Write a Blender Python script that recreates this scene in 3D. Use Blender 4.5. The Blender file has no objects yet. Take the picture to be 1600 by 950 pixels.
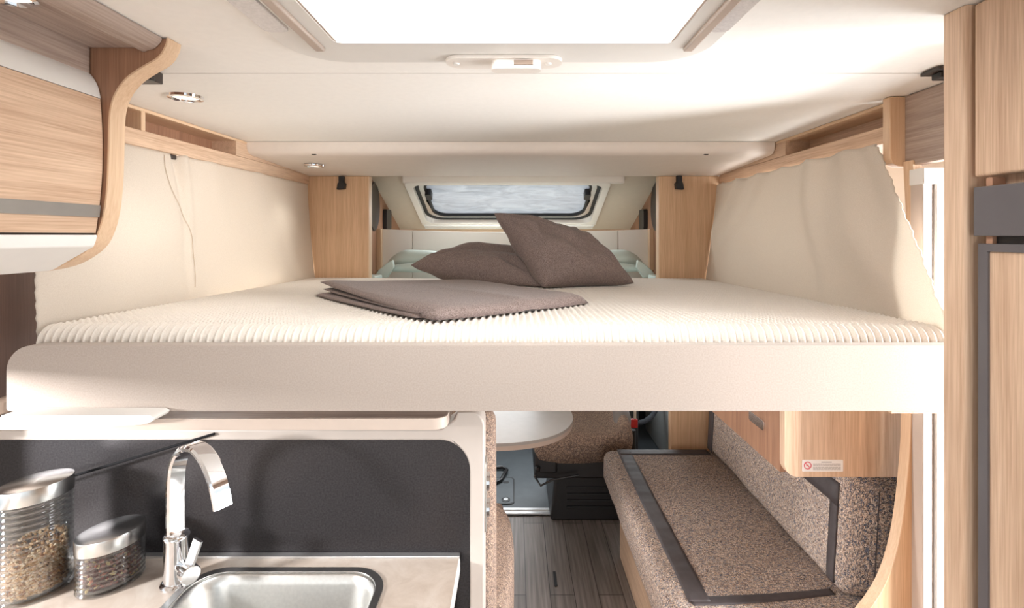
import bpy, bmesh, math, random
from mathutils import Vector, Matrix, noise
from mathutils.geometry import tessellate_polygon
PI = math.pi
random.seed(7)
scn = bpy.context.scene
COL = scn.collection
H = 1.55                      # eye height above the cabin floor; z values below are given relative to it

# ------------------------------------------------------------------ camera, world, lights
cam = bpy.data.cameras.new('camera'); camo = bpy.data.objects.new('camera', cam); COL.objects.link(camo)
camo.location = (0, 0, H); camo.rotation_euler = (PI/2, 0, 0)
cam.sensor_width = 36; cam.lens = 18; cam.shift_x = -5/1600; cam.shift_y = -107/1600
cam.clip_start = 0.02
scn.camera = camo
scn.view_settings.view_transform = 'Standard'; scn.view_settings.look = 'None'
scn.view_settings.gamma = 1; scn.view_settings.use_curve_mapping = False
scn.view_settings.exposure = 0.5
scn.cycles.max_bounces = 10; scn.cycles.diffuse_bounces = 5; scn.cycles.transparent_max_bounces = 12
scn.cycles.sample_clamp_indirect = 4
scn.cycles.caustics_reflective = False; scn.cycles.caustics_refractive = False
w = bpy.data.worlds.new('daylight'); scn.world = w; w.use_nodes = True
w.node_tree.nodes['Background'].inputs[0].default_value = (0.88, 0.95, 1.0, 1)
w.node_tree.nodes['Background'].inputs[1].default_value = 0.8

def area(name, loc, target, sx, sy, power, color=(1, 1, 1)):
    l = bpy.data.lights.new(name, 'AREA'); l.shape = 'RECTANGLE'; l.size = sx; l.size_y = sy
    l.energy = power; l.color = color
    o = bpy.data.objects.new(name, l); COL.objects.link(o)
    o.location = (loc[0], loc[1], loc[2]+H)
    d = Vector(target)-Vector(loc); o.rotation_euler = d.to_track_quat('-Z', 'Y').to_euler()
    return o
area('daylight_kitchen_window', (-1.75, 0.25, -0.16), (-0.75, 1.15, -0.45), 0.16, 0.16, 34, (1, .98, .97))
area('daylight_entrance', (1.75, 1.02, -0.35), (0.5, 1.25, 0.15), 0.5, 1.5, 19, (.96, .98, 1))
area('daylight_entrance_low', (2.1, 0.66, -0.25), (0.5, 1.1, -0.15), 0.3, 0.9, 75, (.98, .99, 1))
area('daylight_skylight', (-0.02, 0.77, 0.42), (-0.02, 1.35, -0.5), 0.55, 0.24, 4.5, (.95, .98, 1))
area('daylight_cab', (0.2, 3.95, -0.35), (0.2, 2.0, -1.2), 1.6, 0.6, 24, (.93, .97, 1))
area('fill_dinette_side', (-1.17, 1.95, -0.66), (1.0, 1.9, -1.05), 0.4, 0.85, 27, (1, .99, .98))  # added fill lamp brightening bench and floor under the bed; wall has no opening
area('daylight_overcab_window', (-0.04, 3.1, 0.18), (-0.04, 2.9, -0.5), 0.9, 0.4, 5.5, (.95, .98, 1))
area('fill_behind_curtain', (-1.165, 1.8, 0.03), (0.0, 1.8, 0.06), 0.9, 0.36, 3, (.96, .98, 1))  # added lamps behind both curtains, brightening ceiling and bed; walls closed here
area('fill_behind_curtain', (1.165, 1.95, 0.03), (0.0, 1.95, 0.06), 0.8, 0.36, 3, (.96, .98, 1))
sl = bpy.data.lights.new('fill_from_rear', 'SUN'); sl.energy = 0.75; sl.angle = math.radians(32); sl.color = (1, .985, .965)  # added soft frontal fill from behind the eye, even from near to far
slo = bpy.data.objects.new('fill_from_rear', sl); COL.objects.link(slo); slo.location = (0, -4, H)
slo.rotation_euler = Vector((0.04, 1, .03)).to_track_quat('-Z', 'Y').to_euler()

# ------------------------------------------------------------------ materials
def srgb(r, g, b):
    f = lambda c: (c/255/12.92) if c/255 <= .04045 else ((c/255+.055)/1.055)**2.4
    return (f(r), f(g), f(b), 1)
class NT:
    def __init__(s, name):
        s.m = bpy.data.materials.new(name); s.m.use_nodes = True
        s.t = s.m.node_tree; s.b = s.t.nodes['Principled BSDF']
    def n(s, typ, **kw):
        nd = s.t.nodes.new(typ)
        for k, v in kw.items():
            if k.startswith('i_'):
                key = k[2:].replace('_', ' ')
                nd.inputs[key].default_value = v
            else: setattr(nd, k, v)
        return nd
    def l(s, a, b): s.t.links.new(a, b)
    def coords(s, scale=(1, 1, 1), rot=(0, 0, 0), loc=(0, 0, 0)):
        tc = s.n('ShaderNodeTexCoord'); mp = s.n('ShaderNodeMapping')
        mp.inputs['Scale'].default_value = scale; mp.inputs['Rotation'].default_value = rot
        mp.inputs['Location'].default_value = loc
        s.l(tc.outputs['Object'], mp.inputs['Vector']); return mp.outputs['Vector']
    def ramp(s, fac, stops):
        r = s.n('ShaderNodeValToRGB'); e = r.color_ramp.elements
        while len(e) < len(stops): e.new(0.5)
        for i, (p, c) in enumerate(stops): e[i].position = p; e[i].color = c
        s.l(fac, r.inputs['Fac']); return r.outputs['Color']
    def bump(s, h, strength=.3, dist=.001):
        b = s.n('ShaderNodeBump'); b.inputs['Strength'].default_value = strength; b.inputs['Distance'].default_value = dist
        s.l(h, b.inputs['Height']); s.l(b.outputs['Normal'], s.b.inputs['Normal'])
def plain(name, col, rough=.5, metal=0, noise_amt=.04, nscale=30, bump=0, spec=.5, coat=0):
    k = NT(name); v = k.coords()
    nz = k.n('ShaderNodeTexNoise'); nz.inputs['Scale'].default_value = nscale; nz.inputs['Detail'].default_value = 4
    k.l(v, nz.inputs['Vector'])
    lo = tuple(c*(1-noise_amt) for c in col[:3])+(1,); hi = tuple(min(1, c*(1+noise_amt)) for c in col[:3])+(1,)
    k.l(k.ramp(nz.outputs['Fac'], [(.3, lo), (.7, hi)]), k.b.inputs['Base Color'])
    k.b.inputs['Roughness'].default_value = rough; k.b.inputs['Metallic'].default_value = metal
    k.b.inputs['Specular IOR Level'].default_value = spec; k.b.inputs['Coat Weight'].default_value = coat
    if bump: k.bump(nz.outputs['Fac'], bump)
    return k.m
def wood(name, axis, light, dark, fine=1.0, rough=.5):
    """oak-like laminate with the grain running along axis (0 x, 1 y, 2 z)"""
    k = NT(name)
    sc = [44*fine]*3; sc[axis] = 1.3
    v = k.coords(tuple(sc))
    n1 = k.n('ShaderNodeTexNoise'); n1.inputs['Scale'].default_value = 1.0; n1.inputs['Detail'].default_value = 5
    n1.inputs['Roughness'].default_value = .6; n1.inputs['Distortion'].default_value = .3
    k.l(v, n1.inputs['Vector'])
    sc2 = [330*fine]*3; sc2[axis] = 9
    v2 = k.coords(tuple(sc2))
    n2 = k.n('ShaderNodeTexNoise'); n2.inputs['Scale'].default_value = 1.0; n2.inputs['Detail'].default_value = 3
    k.l(v2, n2.inputs['Vector'])
    mx = k.n('ShaderNodeMath', operation='MULTIPLY_ADD'); mx.inputs[1].default_value = .5; 
    k.l(n2.outputs['Fac'], mx.inputs[0])
    hf = k.n('ShaderNodeMath', operation='MULTIPLY'); hf.inputs[1].default_value = .55; k.l(n1.outputs['Fac'], hf.inputs[0])
    k.l(hf.outputs[0], mx.inputs[2])
    mid = tuple((a+b)/2 for a, b in zip(light, dark))
    k.l(k.ramp(mx.outputs[0], [(.34, dark), (.5, mid), (.66, light)]), k.b.inputs['Base Color'])
    k.b.inputs['Roughness'].default_value = rough
    k.bump(mx.outputs[0], .12, .0006)
    return k.m
OL, OD = srgb(226, 196, 168), srgb(186, 150, 122)
oak = [wood('oak_grain_'+a, i, OL, OD) for i, a in enumerate('xyz')]
oak_edge = wood('oak_edge', 2, srgb(228, 198, 166), srgb(208, 172, 138), rough=.45)
oak_edge_y = wood('oak_edge_y', 1, srgb(228, 198, 166), srgb(208, 172, 138), rough=.45)
brown_shade_oak = wood('oak_brown_shade', 2, srgb(170, 128, 100), srgb(132, 94, 72))  # darker oak; shade of end panel and left shelf put into its tone
POL, POD = srgb(222, 186, 150), srgb(192, 152, 116)
oak_post = wood('oak_post', 2, POL, POD)
grey_wood = [wood('grey_wood_'+a, i, srgb(188, 170, 158), srgb(146, 126, 114), fine=.8) for i, a in enumerate('xyz')]
dark_wood = wood('dark_brown_panel', 2, srgb(110, 84, 74), srgb(88, 66, 58), rough=.4)
floor_mat = None
ceil_mat = plain('ceiling_cream', srgb(249, 246, 241), .7, nscale=60, noise_amt=.015, bump=.05)
cream = plain('cream_laminate', srgb(240, 233, 225), .45, nscale=8, noise_amt=.02)
white = plain('white_plastic', srgb(240, 238, 234), .3, noise_amt=.01)
white_m = plain('white_satin', srgb(232, 229, 224), .5, noise_amt=.01)
frame_m = plain('warm_grey_white_laminate', srgb(198, 188, 180), .45, noise_amt=.02)
beige_pl = plain('beige_plastic', srgb(192, 176, 164), .4, noise_amt=.02)
mint = plain('pale_mint_plastic', srgb(206, 220, 214), .35, noise_amt=.03, nscale=8)
black_pl = plain('black_plastic', srgb(34, 32, 33), .4, noise_amt=.1)
dark_pl = plain('dark_brown_plastic', srgb(58, 48, 44), .35, noise_amt=.1)
rubber = plain('black_rubber', srgb(26, 26, 28), .5, noise_amt=.1)
anthra = plain('anthracite_laminate', srgb(98, 94, 96), .35, noise_amt=.03)
silver = plain('silver_strip', srgb(176, 172, 166), .35, metal=.6, noise_amt=.03)
chrome = plain('chrome', (.86, .86, .88, 1), .04, metal=1, noise_amt=.0)
steel = plain('brushed_steel', (.62, .62, .61, 1), .3, metal=1, noise_amt=.06, nscale=90)
sink_steel = plain('sink_steel', (.72, .72, .70, 1), .33, metal=1, noise_amt=.05, nscale=140)
alu = plain('aluminium', (.8, .8, .8, 1), .3, metal=.9, noise_amt=.03)
red = plain('red_plastic', srgb(205, 40, 40), .4)
leather = plain('dark_faux_leather', srgb(70, 63, 64), .6, noise_amt=.12, nscale=50, bump=.25)
cab_floor_mat = plain('cab_floor_blue_grey', srgb(78, 84, 88), .5, noise_amt=.1, nscale=14)
dark_cab = plain('dark_cab_trim', srgb(60, 60, 62), .6, noise_amt=.1)
grey_cab = plain('light_grey_cab_trim', srgb(198, 200, 198), .5, noise_amt=.03)
pinkred = plain('pink_red_print', srgb(214, 96, 108), .5)
grey_print = plain('grey_print', srgb(168, 164, 164), .6)
paper = plain('white_sticker', srgb(238, 234, 232), .5, noise_amt=.01)
spot_em = NT('downlight_lens'); spot_em.b.inputs['Base Color'].default_value = srgb(250, 238, 226)
spot_em.b.inputs['Emission Color'].default_value = (1, .88, .78, 1); spot_em.b.inputs['Emission Strength'].default_value = .8; spot_em = spot_em.m
sky_em = NT('milky_skylight_acrylic'); sky_em.b.inputs['Base Color'].default_value = (.9, .9, .9, 1)
sky_em.b.inputs['Emission Color'].default_value = (1, 1, .99, 1); sky_em.b.inputs['Emission Strength'].default_value = 1.2; sky_em = sky_em.m

def mk_backsplash():
    k = NT('dark_brushed_backsplash'); v = k.coords((260, 260, 260))
    n = k.n('ShaderNodeTexNoise'); n.inputs['Scale'].default_value = 1; n.inputs['Detail'].default_value = 2; k.l(v, n.inputs['Vector'])
    k.l(k.ramp(n.outputs['Fac'], [(.3, srgb(46, 44, 46)), (.7, srgb(64, 61, 63))]), k.b.inputs['Base Color'])
    k.b.inputs['Roughness'].default_value = .36; k.b.inputs['Metallic'].default_value = .5
    k.bump(n.outputs['Fac'], .25, .0005); return k.m
backsplash_m = mk_backsplash()
def mk_stone():
    k = NT('worktop_beige_stone'); v = k.coords((1, 1, 1))
    n = k.n('ShaderNodeTexNoise'); n.inputs['Scale'].default_value = 11; n.inputs['Detail'].default_value = 9; n.inputs['Roughness'].default_value = .62
    n.inputs['Distortion'].default_value = .5; k.l(v, n.inputs['Vector'])
    k.l(k.ramp(n.outputs['Fac'], [(.3, srgb(172, 156, 142)), (.5, srgb(192, 178, 166)), (.66, srgb(206, 196, 186))]), k.b.inputs['Base Color'])
    k.b.inputs['Roughness'].default_value = .4; return k.m
stone = mk_stone()
def mk_tweed(name, c1, c2, c3, c4, gain=1.0):
    k = NT(name)
    cols = []
    outs = []
    for sc, rot in (((560, 110, 560), (0, 0, 0)), ((110, 560, 110), (0, 0, 0))):
        v = k.coords(sc, rot); n = k.n('ShaderNodeTexNoise'); n.inputs['Scale'].default_value = 1.0*gain; n.inputs['Detail'].default_value = 1.5
        k.l(v, n.inputs['Vector']); outs.append(n)
    r1 = k.ramp(outs[0].outputs['Fac'], [(.34, c1), (.45, c2), (.55, c3), (.66, c4)])
    r2 = k.ramp(outs[1].outputs['Fac'], [(.34, c3), (.46, c1), (.55, c4), (.66, c2)])
    v = k.coords((330, 330, 330)); nn = k.n('ShaderNodeTexNoise'); nn.inputs['Scale'].default_value = 1; nn.inputs['Detail'].default_value = 0; k.l(v, nn.inputs['Vector'])
    th = k.n('ShaderNodeMath', operation='GREATER_THAN'); th.inputs[1].default_value = .5; k.l(nn.outputs['Fac'], th.inputs[0])
    mix = k.n('ShaderNodeMix', data_type='RGBA'); k.l(th.outputs[0], mix.inputs[0]); k.l(r1, mix.inputs[6]); k.l(r2, mix.inputs[7])
    k.l(mix.outputs[2], k.b.inputs['Base Color']); k.b.inputs['Roughness'].default_value = .9
    k.b.inputs['Specular IOR Level'].default_value = .15
    k.bump(nn.outputs['Fac'], .5, .001); return k.m
tweed = mk_tweed('multicolour_tweed', srgb(56, 48, 50), srgb(176, 146, 124), srgb(98, 108, 126), srgb(236, 216, 196))
tweed_brown = mk_tweed('brown_tweed', srgb(78, 64, 58), srgb(140, 116, 102), srgb(132, 118, 112), srgb(198, 172, 150))
def mk_fabric(name, a, b, sc=700, bump=.4, rough=.95):
    k = NT(name); v = k.coords((sc, sc, sc)); n = k.n('ShaderNodeTexNoise'); n.inputs['Scale'].default_value = 1; n.inputs['Detail'].default_value = 2
    k.l(v, n.inputs['Vector']); k.l(k.ramp(n.outputs['Fac'], [(.35, a), (.65, b)]), k.b.inputs['Base Color'])
    k.b.inputs['Roughness'].default_value = rough; k.b.inputs['Specular IOR Level'].default_value = .1
    k.b.inputs['Sheen Weight'].default_value = .15
    k.bump(n.outputs['Fac'], bump, .0006); return k.m
brown_fab = mk_fabric('brown_blanket_fabric', srgb(100, 86, 82), srgb(146, 130, 124), 420)
curtain_fab = mk_fabric('cream_curtain_fabric', srgb(208, 197, 184), srgb(220, 210, 198), 500, .1)
def translucent(m, amt, col):
    t = m.node_tree; out = [n for n in t.nodes if n.type == 'OUTPUT_MATERIAL'][0]; b = t.nodes['Principled BSDF']
    tl = t.nodes.new('ShaderNodeBsdfTranslucent'); tl.inputs[0].default_value = col
    mx = t.nodes.new('ShaderNodeMixShader'); mx.inputs[0].default_value = amt
    t.links.new(b.outputs[0], mx.inputs[1]); t.links.new(tl.outputs[0], mx.inputs[2]); t.links.new(mx.outputs[0], out.inputs[0])
translucent(curtain_fab, .28, srgb(238, 232, 222))
mattress_fab = mk_fabric('white_mattress_fabric', srgb(218, 210, 200), srgb(228, 221, 212), 400, .1)
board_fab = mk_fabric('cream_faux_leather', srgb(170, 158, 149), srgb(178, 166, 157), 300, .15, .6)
def mk_floor():
    k = NT('grey_plank_vinyl')
    tc = k.n('ShaderNodeTexCoord'); mp = k.n('ShaderNodeMapping'); mp.inputs['Rotation'].default_value = (0, 0, PI/2)
    mp.inputs['Location'].default_value = (0.0, 0.059, 0)
    k.l(tc.outputs['Object'], mp.inputs['Vector'])
    br = k.n('ShaderNodeTexBrick'); br.offset = .4; br.inputs['Scale'].default_value = 1
    br.inputs['Brick Width'].default_value = .92; br.inputs['Row Height'].default_value = .105
    br.inputs['Mortar Size'].default_value = .0016; br.inputs['Mortar Smooth'].default_value = .1
    br.inputs['Color1'].default_value = (0.4, .4, .4, 1); br.inputs['Color2'].default_value = (.62, .62, .62, 1); br.inputs['Mortar'].default_value = (0.0, 0, 0, 1)
    k.l(mp.outputs[0], br.inputs['Vector'])
    v = k.coords((90, 3, 20)); n = k.n('ShaderNodeTexNoise'); n.inputs['Scale'].default_value = 1; n.inputs['Detail'].default_value = 6; k.l(v, n.inputs['Vector'])
    c = k.ramp(n.outputs['Fac'], [(.3, srgb(104, 94, 88)), (.7, srgb(146, 136, 130))])
    mx = k.n('ShaderNodeMix', data_type='RGBA', blend_type='MULTIPLY'); mx.inputs[0].default_value = 1
    g = k.n('ShaderNodeMix', data_type='RGBA', blend_type='ADD'); g.inputs[0].default_value = 1; g.inputs[7].default_value = (.35, .35, .35, 1)
    k.l(br.outputs['Color'], g.inputs[6])
    k.l(c, mx.inputs[6]); k.l(g.outputs[2], mx.inputs[7]); 
    mor = k.n('ShaderNodeMix', data_type='RGBA'); mor.inputs[7].default_value = srgb(40, 34, 32)
    k.l(br.outputs['Fac'], mor.inputs[0]); k.l(mx.outputs[2], mor.inputs[6])
    k.l(mor.outputs[2], k.b.inputs['Base Color']); k.b.inputs['Roughness'].default_value = .5
    return k.m
floor_mat = mk_floor()
def mk_glass(name):
    k = NT(name); t = k.t; t.nodes.remove(k.b); out = [n for n in t.nodes if n.type == 'OUTPUT_MATERIAL'][0]
    tr = k.n('ShaderNodeBsdfTransparent'); tr.inputs[0].default_value = (.95, .96, .96, 1)
    gl = k.n('ShaderNodeBsdfGlossy'); gl.inputs['Roughness'].default_value = .06
    lw = k.n('ShaderNodeLayerWeight'); lw.inputs['Blend'].default_value = .3
    mx = k.n('ShaderNodeMixShader'); k.l(lw.outputs['Facing'], mx.inputs[0]); k.l(tr.outputs[0], mx.inputs[1]); k.l(gl.outputs[0], mx.inputs[2])
    k.l(mx.outputs[0], out.inputs[0]); return k.m
jar_glass = mk_glass('ribbed_clear_glass')
def mk_foil():
    k = NT('grey_insulating_foil_outside_glass'); v = k.coords((6, 16, 9))
    n = k.n('ShaderNodeTexNoise'); n.inputs['Scale'].default_value = 1; n.inputs['Detail'].default_value = 5; n.inputs['Distortion'].default_value = 1.2; k.l(v, n.inputs['Vector'])
    c = k.ramp(n.outputs['Fac'], [(.3, srgb(150, 156, 168)), (.5, srgb(172, 178, 189)), (.7, srgb(190, 196, 206))])
    k.l(c, k.b.inputs['Base Color']); k.l(c, k.b.inputs['Emission Color']); k.b.inputs['Emission Strength'].default_value = .3  # faint emission added so the covered pane looks daylit
    k.b.inputs['Roughness'].default_value = .3; k.bump(n.outputs['Fac'], .9, .01); return k.m
foil = mk_foil()

# ------------------------------------------------------------------ geometry helpers (z relative to the eye, +H on linking)
class G:
    def __init__(s): s.v = []; s.f = []; s.mi = []
    def add(s, vs, fs, m=0):
        o = len(s.v); s.v += [tuple(v) for v in vs]; s.f += [tuple(i+o for i in f) for f in fs]; s.mi += [m]*len(fs); return s
    def box(s, x0, x1, y0, y1, z0, z1, m=0):
        v = [(x, y, z) for z in (z0, z1) for y in (y0, y1) for x in (x0, x1)]
        return s.add(v, [(0, 2, 3, 1), (4, 5, 7, 6), (0, 1, 5, 4), (2, 6, 7, 3), (0, 4, 6, 2), (1, 3, 7, 5)], m)
    def loft(s, a, b, m=0, cap=True):
        n = len(a); vs = list(a)+list(b)
        fs = [(i, (i+1) % n, n+(i+1) % n, n+i) for i in range(n)]
        if cap: fs += [tuple(range(n))[::-1], tuple(range(n, 2*n))]
        return s.add(vs, fs, m)
    def prism(s, pts, axis, a0, a1, m=0):
        """pts 2-D in the plane of the other two axes, in axis order; extruded along axis"""
        def P(p, a):
            q = [0, 0, 0]; o = [i for i in range(3) if i != axis]; q[o[0]], q[o[1]] = p; q[axis] = a; return tuple(q)
        n = len(pts); tri = tessellate_polygon([[Vector((p[0], p[1], 0)) for p in pts]])
        vs = [P(p, a0) for p in pts]+[P(p, a1) for p in pts]
        fs = [(i, (i+1) % n, n+(i+1) % n, n+i) for i in range(n)]
        fs += [tuple(t) for t in tri]+[tuple(n+i for i in t)[::-1] for t in tri]
        return s.add(vs, fs, m)
    def holed(s, outer, inner, axis, a0, a1, m=0):
        def P(p, a):
            q = [0, 0, 0]; o = [i for i in range(3) if i != axis]; q[o[0]], q[o[1]] = p; q[axis] = a; return tuple(q)
        pts = list(outer)+list(inner); no, n = len(outer), len(outer)+len(inner)
        tri = tessellate_polygon([[Vector((p[0], p[1], 0)) for p in outer], [Vector((p[0], p[1], 0)) for p in inner]])
        vs = [P(p, a0) for p in pts]+[P(p, a1) for p in pts]
        fs = [(i, (i+1) % no, n+(i+1) % no, n+i) for i in range(no)]
        ni = len(inner); fs += [(no+(i+1) % ni, no+i, n+no+i, n+no+(i+1) % ni) for i in range(ni)]
        fs += [tuple(t) for t in tri]+[tuple(n+i for i in t)[::-1] for t in tri]
        return s.add(vs, fs, m)
    def tube(s, path, r, seg=12, m=0, cap=True):
        path = [Vector(p) for p in path]; n = len(path)
        rs = r if isinstance(r, (list, tuple)) else [r]*n
        up = Vector((0, 0, 1)); vs = []; prev = None
        for i, p in enumerate(path):
            t = (path[min(i+1, n-1)]-path[max(i-1, 0)]).normalized()
            if prev is None:
                a = t.cross(up if abs(t.z) < .9 else Vector((1, 0, 0))).normalized()
            else:
                a = (prev-t*prev.dot(t)).normalized()
            prev = a; b = t.cross(a)
            for k in range(seg):
                th = 2*PI*k/seg; vs.append(p+(a*math.cos(th)+b*math.sin(th))*rs[i])
        fs = [(i*seg+k, i*seg+(k+1) % seg, (i+1)*seg+(k+1) % seg, (i+1)*seg+k) for i in range(n-1) for k in range(seg)]
        if cap: fs += [tuple(range(seg))[::-1], tuple(range((n-1)*seg, n*seg))]
        return s.add(vs, fs, m)
    def strip(s, path, wdir, w, t, m=0):
        """flat bar along path; wdir(i) the width direction"""
        path = [Vector(p) for p in path]; n = len(path); vs = []
        for i, p in enumerate(path):
            tg = (path[min(i+1, n-1)]-path[max(i-1, 0)]).normalized()
            a = Vector(wdir).normalized(); b = tg.cross(a).normalized()
            ww = w[i] if isinstance(w, (list, tuple)) else w
            c = .3*t
            for (u, q) in ((-ww/2+c, -t/2), (ww/2-c, -t/2), (ww/2, -t/2+c), (ww/2, t/2-c), (ww/2-c, t/2), (-ww/2+c, t/2), (-ww/2, t/2-c), (-ww/2, -t/2+c)):
                vs.append(p+a*u+b*q)
        fs = [(i*8+k, i*8+(k+1) % 8, (i+1)*8+(k+1) % 8, (i+1)*8+k) for i in range(n-1) for k in range(8)]
        fs += [tuple(range(8))[::-1], tuple(range((n-1)*8, n*8))]
        return s.add(vs, fs, m)
    def lathe(s, prof, c, axis=2, seg=32, ax=1.0, ay=1.0, rot=0.0, m=0):
        """prof: (r, h); elliptical by ax, ay in the plane turned by rot"""
        vs = []; n = len(prof)
        for r, h in prof:
            for k in range(seg):
                th = 2*PI*k/seg; u, v = r*ax*math.cos(th), r*ay*math.sin(th)
                u, v = u*math.cos(rot)-v*math.sin(rot), u*math.sin(rot)+v*math.cos(rot)
                q = {2: (u, v, h), 0: (h, u, v), 1: (v, h, u)}[axis]
                vs.append((c[0]+q[0], c[1]+q[1], c[2]+q[2]))
        fs = [(i*seg+k, i*seg+(k+1) % seg, (i+1)*seg+(k+1) % seg, (i+1)*seg+k) for i in range(n-1) for k in range(seg)]
        if prof[0][0] > 1e-6: fs.append(tuple(range(seg))[::-1])
        if prof[-1][0] > 1e-6: fs.append(tuple(range((n-1)*seg, n*seg)))
        return s.add(vs, fs, m)
    def grid(s, fn, nu, nv, m=0, closed_u=False):
        vs = [fn(i/nu, j/nv) for j in range(nv+1) for i in range(nu+1)]
        fs = [(j*(nu+1)+i, j*(nu+1)+i+1, (j+1)*(nu+1)+i+1, (j+1)*(nu+1)+i) for j in range(nv) for i in range(nu)]
        return s.add(vs, fs, m)

def rrect(x0, x1, y0, y1, r, seg=6, rs=None):
    """rounded rectangle outline; rs = radii for corners (x0y0, x1y0, x1y1, x0y1)"""
    rs = rs or (r, r, r, r); out = []
    for (cx, cy, a0, rr) in ((x0, y0, PI, rs[0]), (x1, y0, 1.5*PI, rs[1]), (x1, y1, 0, rs[2]), (x0, y1, .5*PI, rs[3])):
        if rr <= 0: out.append((cx, cy)); continue
        ox = cx+(rr if cx == x0 else -rr); oy = cy+(rr if cy == y0 else -rr)
        for k in range(seg+1):
            a = a0+k*PI/2/seg; out.append((ox+rr*math.cos(a), oy+rr*math.sin(a)))
    return out
def smooth(pts, n=6):
    """Catmull-Rom through the points"""
    P = [Vector(p) for p in pts]; out = []
    for i in range(len(P)-1):
        a = P[max(i-1, 0)]; b = P[i]; c = P[i+1]; d = P[min(i+2, len(P)-1)]
        for k in range(n):
            t = k/n; out.append(.5*((2*b)+(c-a)*t+(2*a-5*b+4*c-d)*t*t+(3*b-a-3*c+d)*t**3))
    out.append(P[-1]); return [tuple(p) for p in out]

def at(px, py, D):            # a measured point of the photograph at distance D -> metres
    return ((px-805)*D/800, D, (368-py)*D/800)
def X_(px, D): return (px-805)*D/800
def Z_(py, D): return (368-py)*D/800

def tag(o, label, cat, group=None, kind=None):
    if label: o['label'] = label
    if cat: o['category'] = cat
    if group: o['group'] = group
    if kind: o['kind'] = kind
    return o
def thing(name, loc, label=None, cat=None, group=None, kind=None):
    o = bpy.data.objects.new(name, None); COL.objects.link(o); o.empty_display_size = .05
    o.location = (loc[0], loc[1], loc[2]+H); tag(o, label, cat, group, kind); return o
def wloc(o):
    v = Vector(o.location)
    while o.parent: o = o.parent; v += Vector(o.location)
    return v
def mesh(name, g, mat, parent=None, bevel=0, seg=2, flat=False, angle=40, origin=None, label=None, sub=0, clean=True):
    me = bpy.data.meshes.new(name)
    if parent is not None:
        off = wloc(parent)
    if origin is None:
        xs = [v[0] for v in g.v]; ys = [v[1] for v in g.v]; zs = [v[2] for v in g.v]
        origin = ((min(xs)+max(xs))/2, (min(ys)+max(ys))/2, min(zs)) if parent is None else tuple(off-Vector((0, 0, H)))
    me.from_pydata([(v[0]-origin[0], v[1]-origin[1], v[2]-origin[2]) for v in g.v], [], g.f)
    mats = mat if isinstance(mat, (list, tuple)) else [mat]
    for m in mats: me.materials.append(m)
    if len(mats) > 1: me.polygons.foreach_set('material_index', g.mi)
    if clean:
        bm = bmesh.new(); bm.from_mesh(me); bmesh.ops.recalc_face_normals(bm, faces=bm.faces); bm.to_mesh(me); bm.free()
    me.polygons.foreach_set('use_smooth', [not flat]*len(me.polygons))
    if not flat and not sub: me.set_sharp_from_angle(angle=math.radians(angle))
    o = bpy.data.objects.new(name, me); COL.objects.link(o)
    o.location = (origin[0], origin[1], origin[2]+H)
    if parent is not None:
        o.location = Vector(o.location)-off; o.parent = parent
    if bevel:
        b = o.modifiers.new('bevel', 'BEVEL'); b.width = bevel; b.segments = seg; b.limit_method = 'ANGLE'; b.angle_limit = math.radians(35)
    if sub:
        b = o.modifiers.new('sub', 'SUBSURF'); b.levels = b.render_levels = sub
    if label: o['label'] = label
    return o
def struct(name, g, mat, parent=None, **k):
    o = mesh(name, g, mat, parent, **k)
    if parent is None: o['kind'] = 'structure'
    return o

# ------------------------------------------------------------------ the shell
FZ = -1.55; CZ = .36
struct('floor', G().box(-1.2, 1.2, -1.6, 2.87, FZ-.04, FZ), floor_mat, origin=(0, 0, FZ))
struct('floor_cab', G().box(-1.1, 1.1, 2.92, 4.3, FZ-.04, FZ-.004), cab_floor_mat)
# ceiling with the skylight opening
sk = rrect(-.325, .285, .10, .93, .02, 3)
g = G().holed([(-1.2, -1.6), (1.2, -1.6), (1.2, 1.1355), (-1.2, 1.1355)], sk, 2, CZ, CZ+.05)
struct('ceiling', g, ceil_mat)
struct('ceiling_front', G().box(-1.2, 1.2, 1.1385, 2.7, CZ, CZ+.05), ceil_mat)
struct('trim_1', G().box(-1.2, 1.2, 1.134, 1.14, CZ+.003, CZ+.05), beige_pl)
def wall_side(name, s, inner, outer, hole):
    y0, y1, z0, z1 = hole
    g = G().holed([(-1.6, FZ-.04), (2.7, FZ-.04), (2.7, CZ+.05), (-1.6, CZ+.05)], rrect(y0, y1, z0, z1, .05, 4), 0, min(inner, outer), max(inner, outer))
    return struct(name, g, cream)
wall_side('wall_left', -1, -1.2, -1.24, (.2, 1.02, -.66, -.275))
wall_side('wall_right', 1, 1.2, 1.24, (.62, 1.235, -1.5, .22))
g = G()
for s in (-1, 1):
    x0, x1 = sorted((s*1.1, s*1.14))
    g.holed([(2.7, FZ), (4.3, FZ), (4.3, -.05), (2.7, -.05)], rrect(3.0, 3.95, -.75, -.3, .08, 4), 0, x0, x1)
struct('wall_cab', g, grey_cab)
struct('wall_front', G().box(-1.1, 1.1, 4.2, 4.26, FZ, -.72), dark_cab)
struct('baseboard_front', G().box(-1.1, 1.1, 3.9, 4.19, -.95, -.72), dark_cab, bevel=.04)

# dark brown panel on the left wall behind the overhead cabinet
struct('trim_2', G().box(-1.198, -1.17, 1.03, 1.62, -.42, .2), dark_wood)

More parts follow.
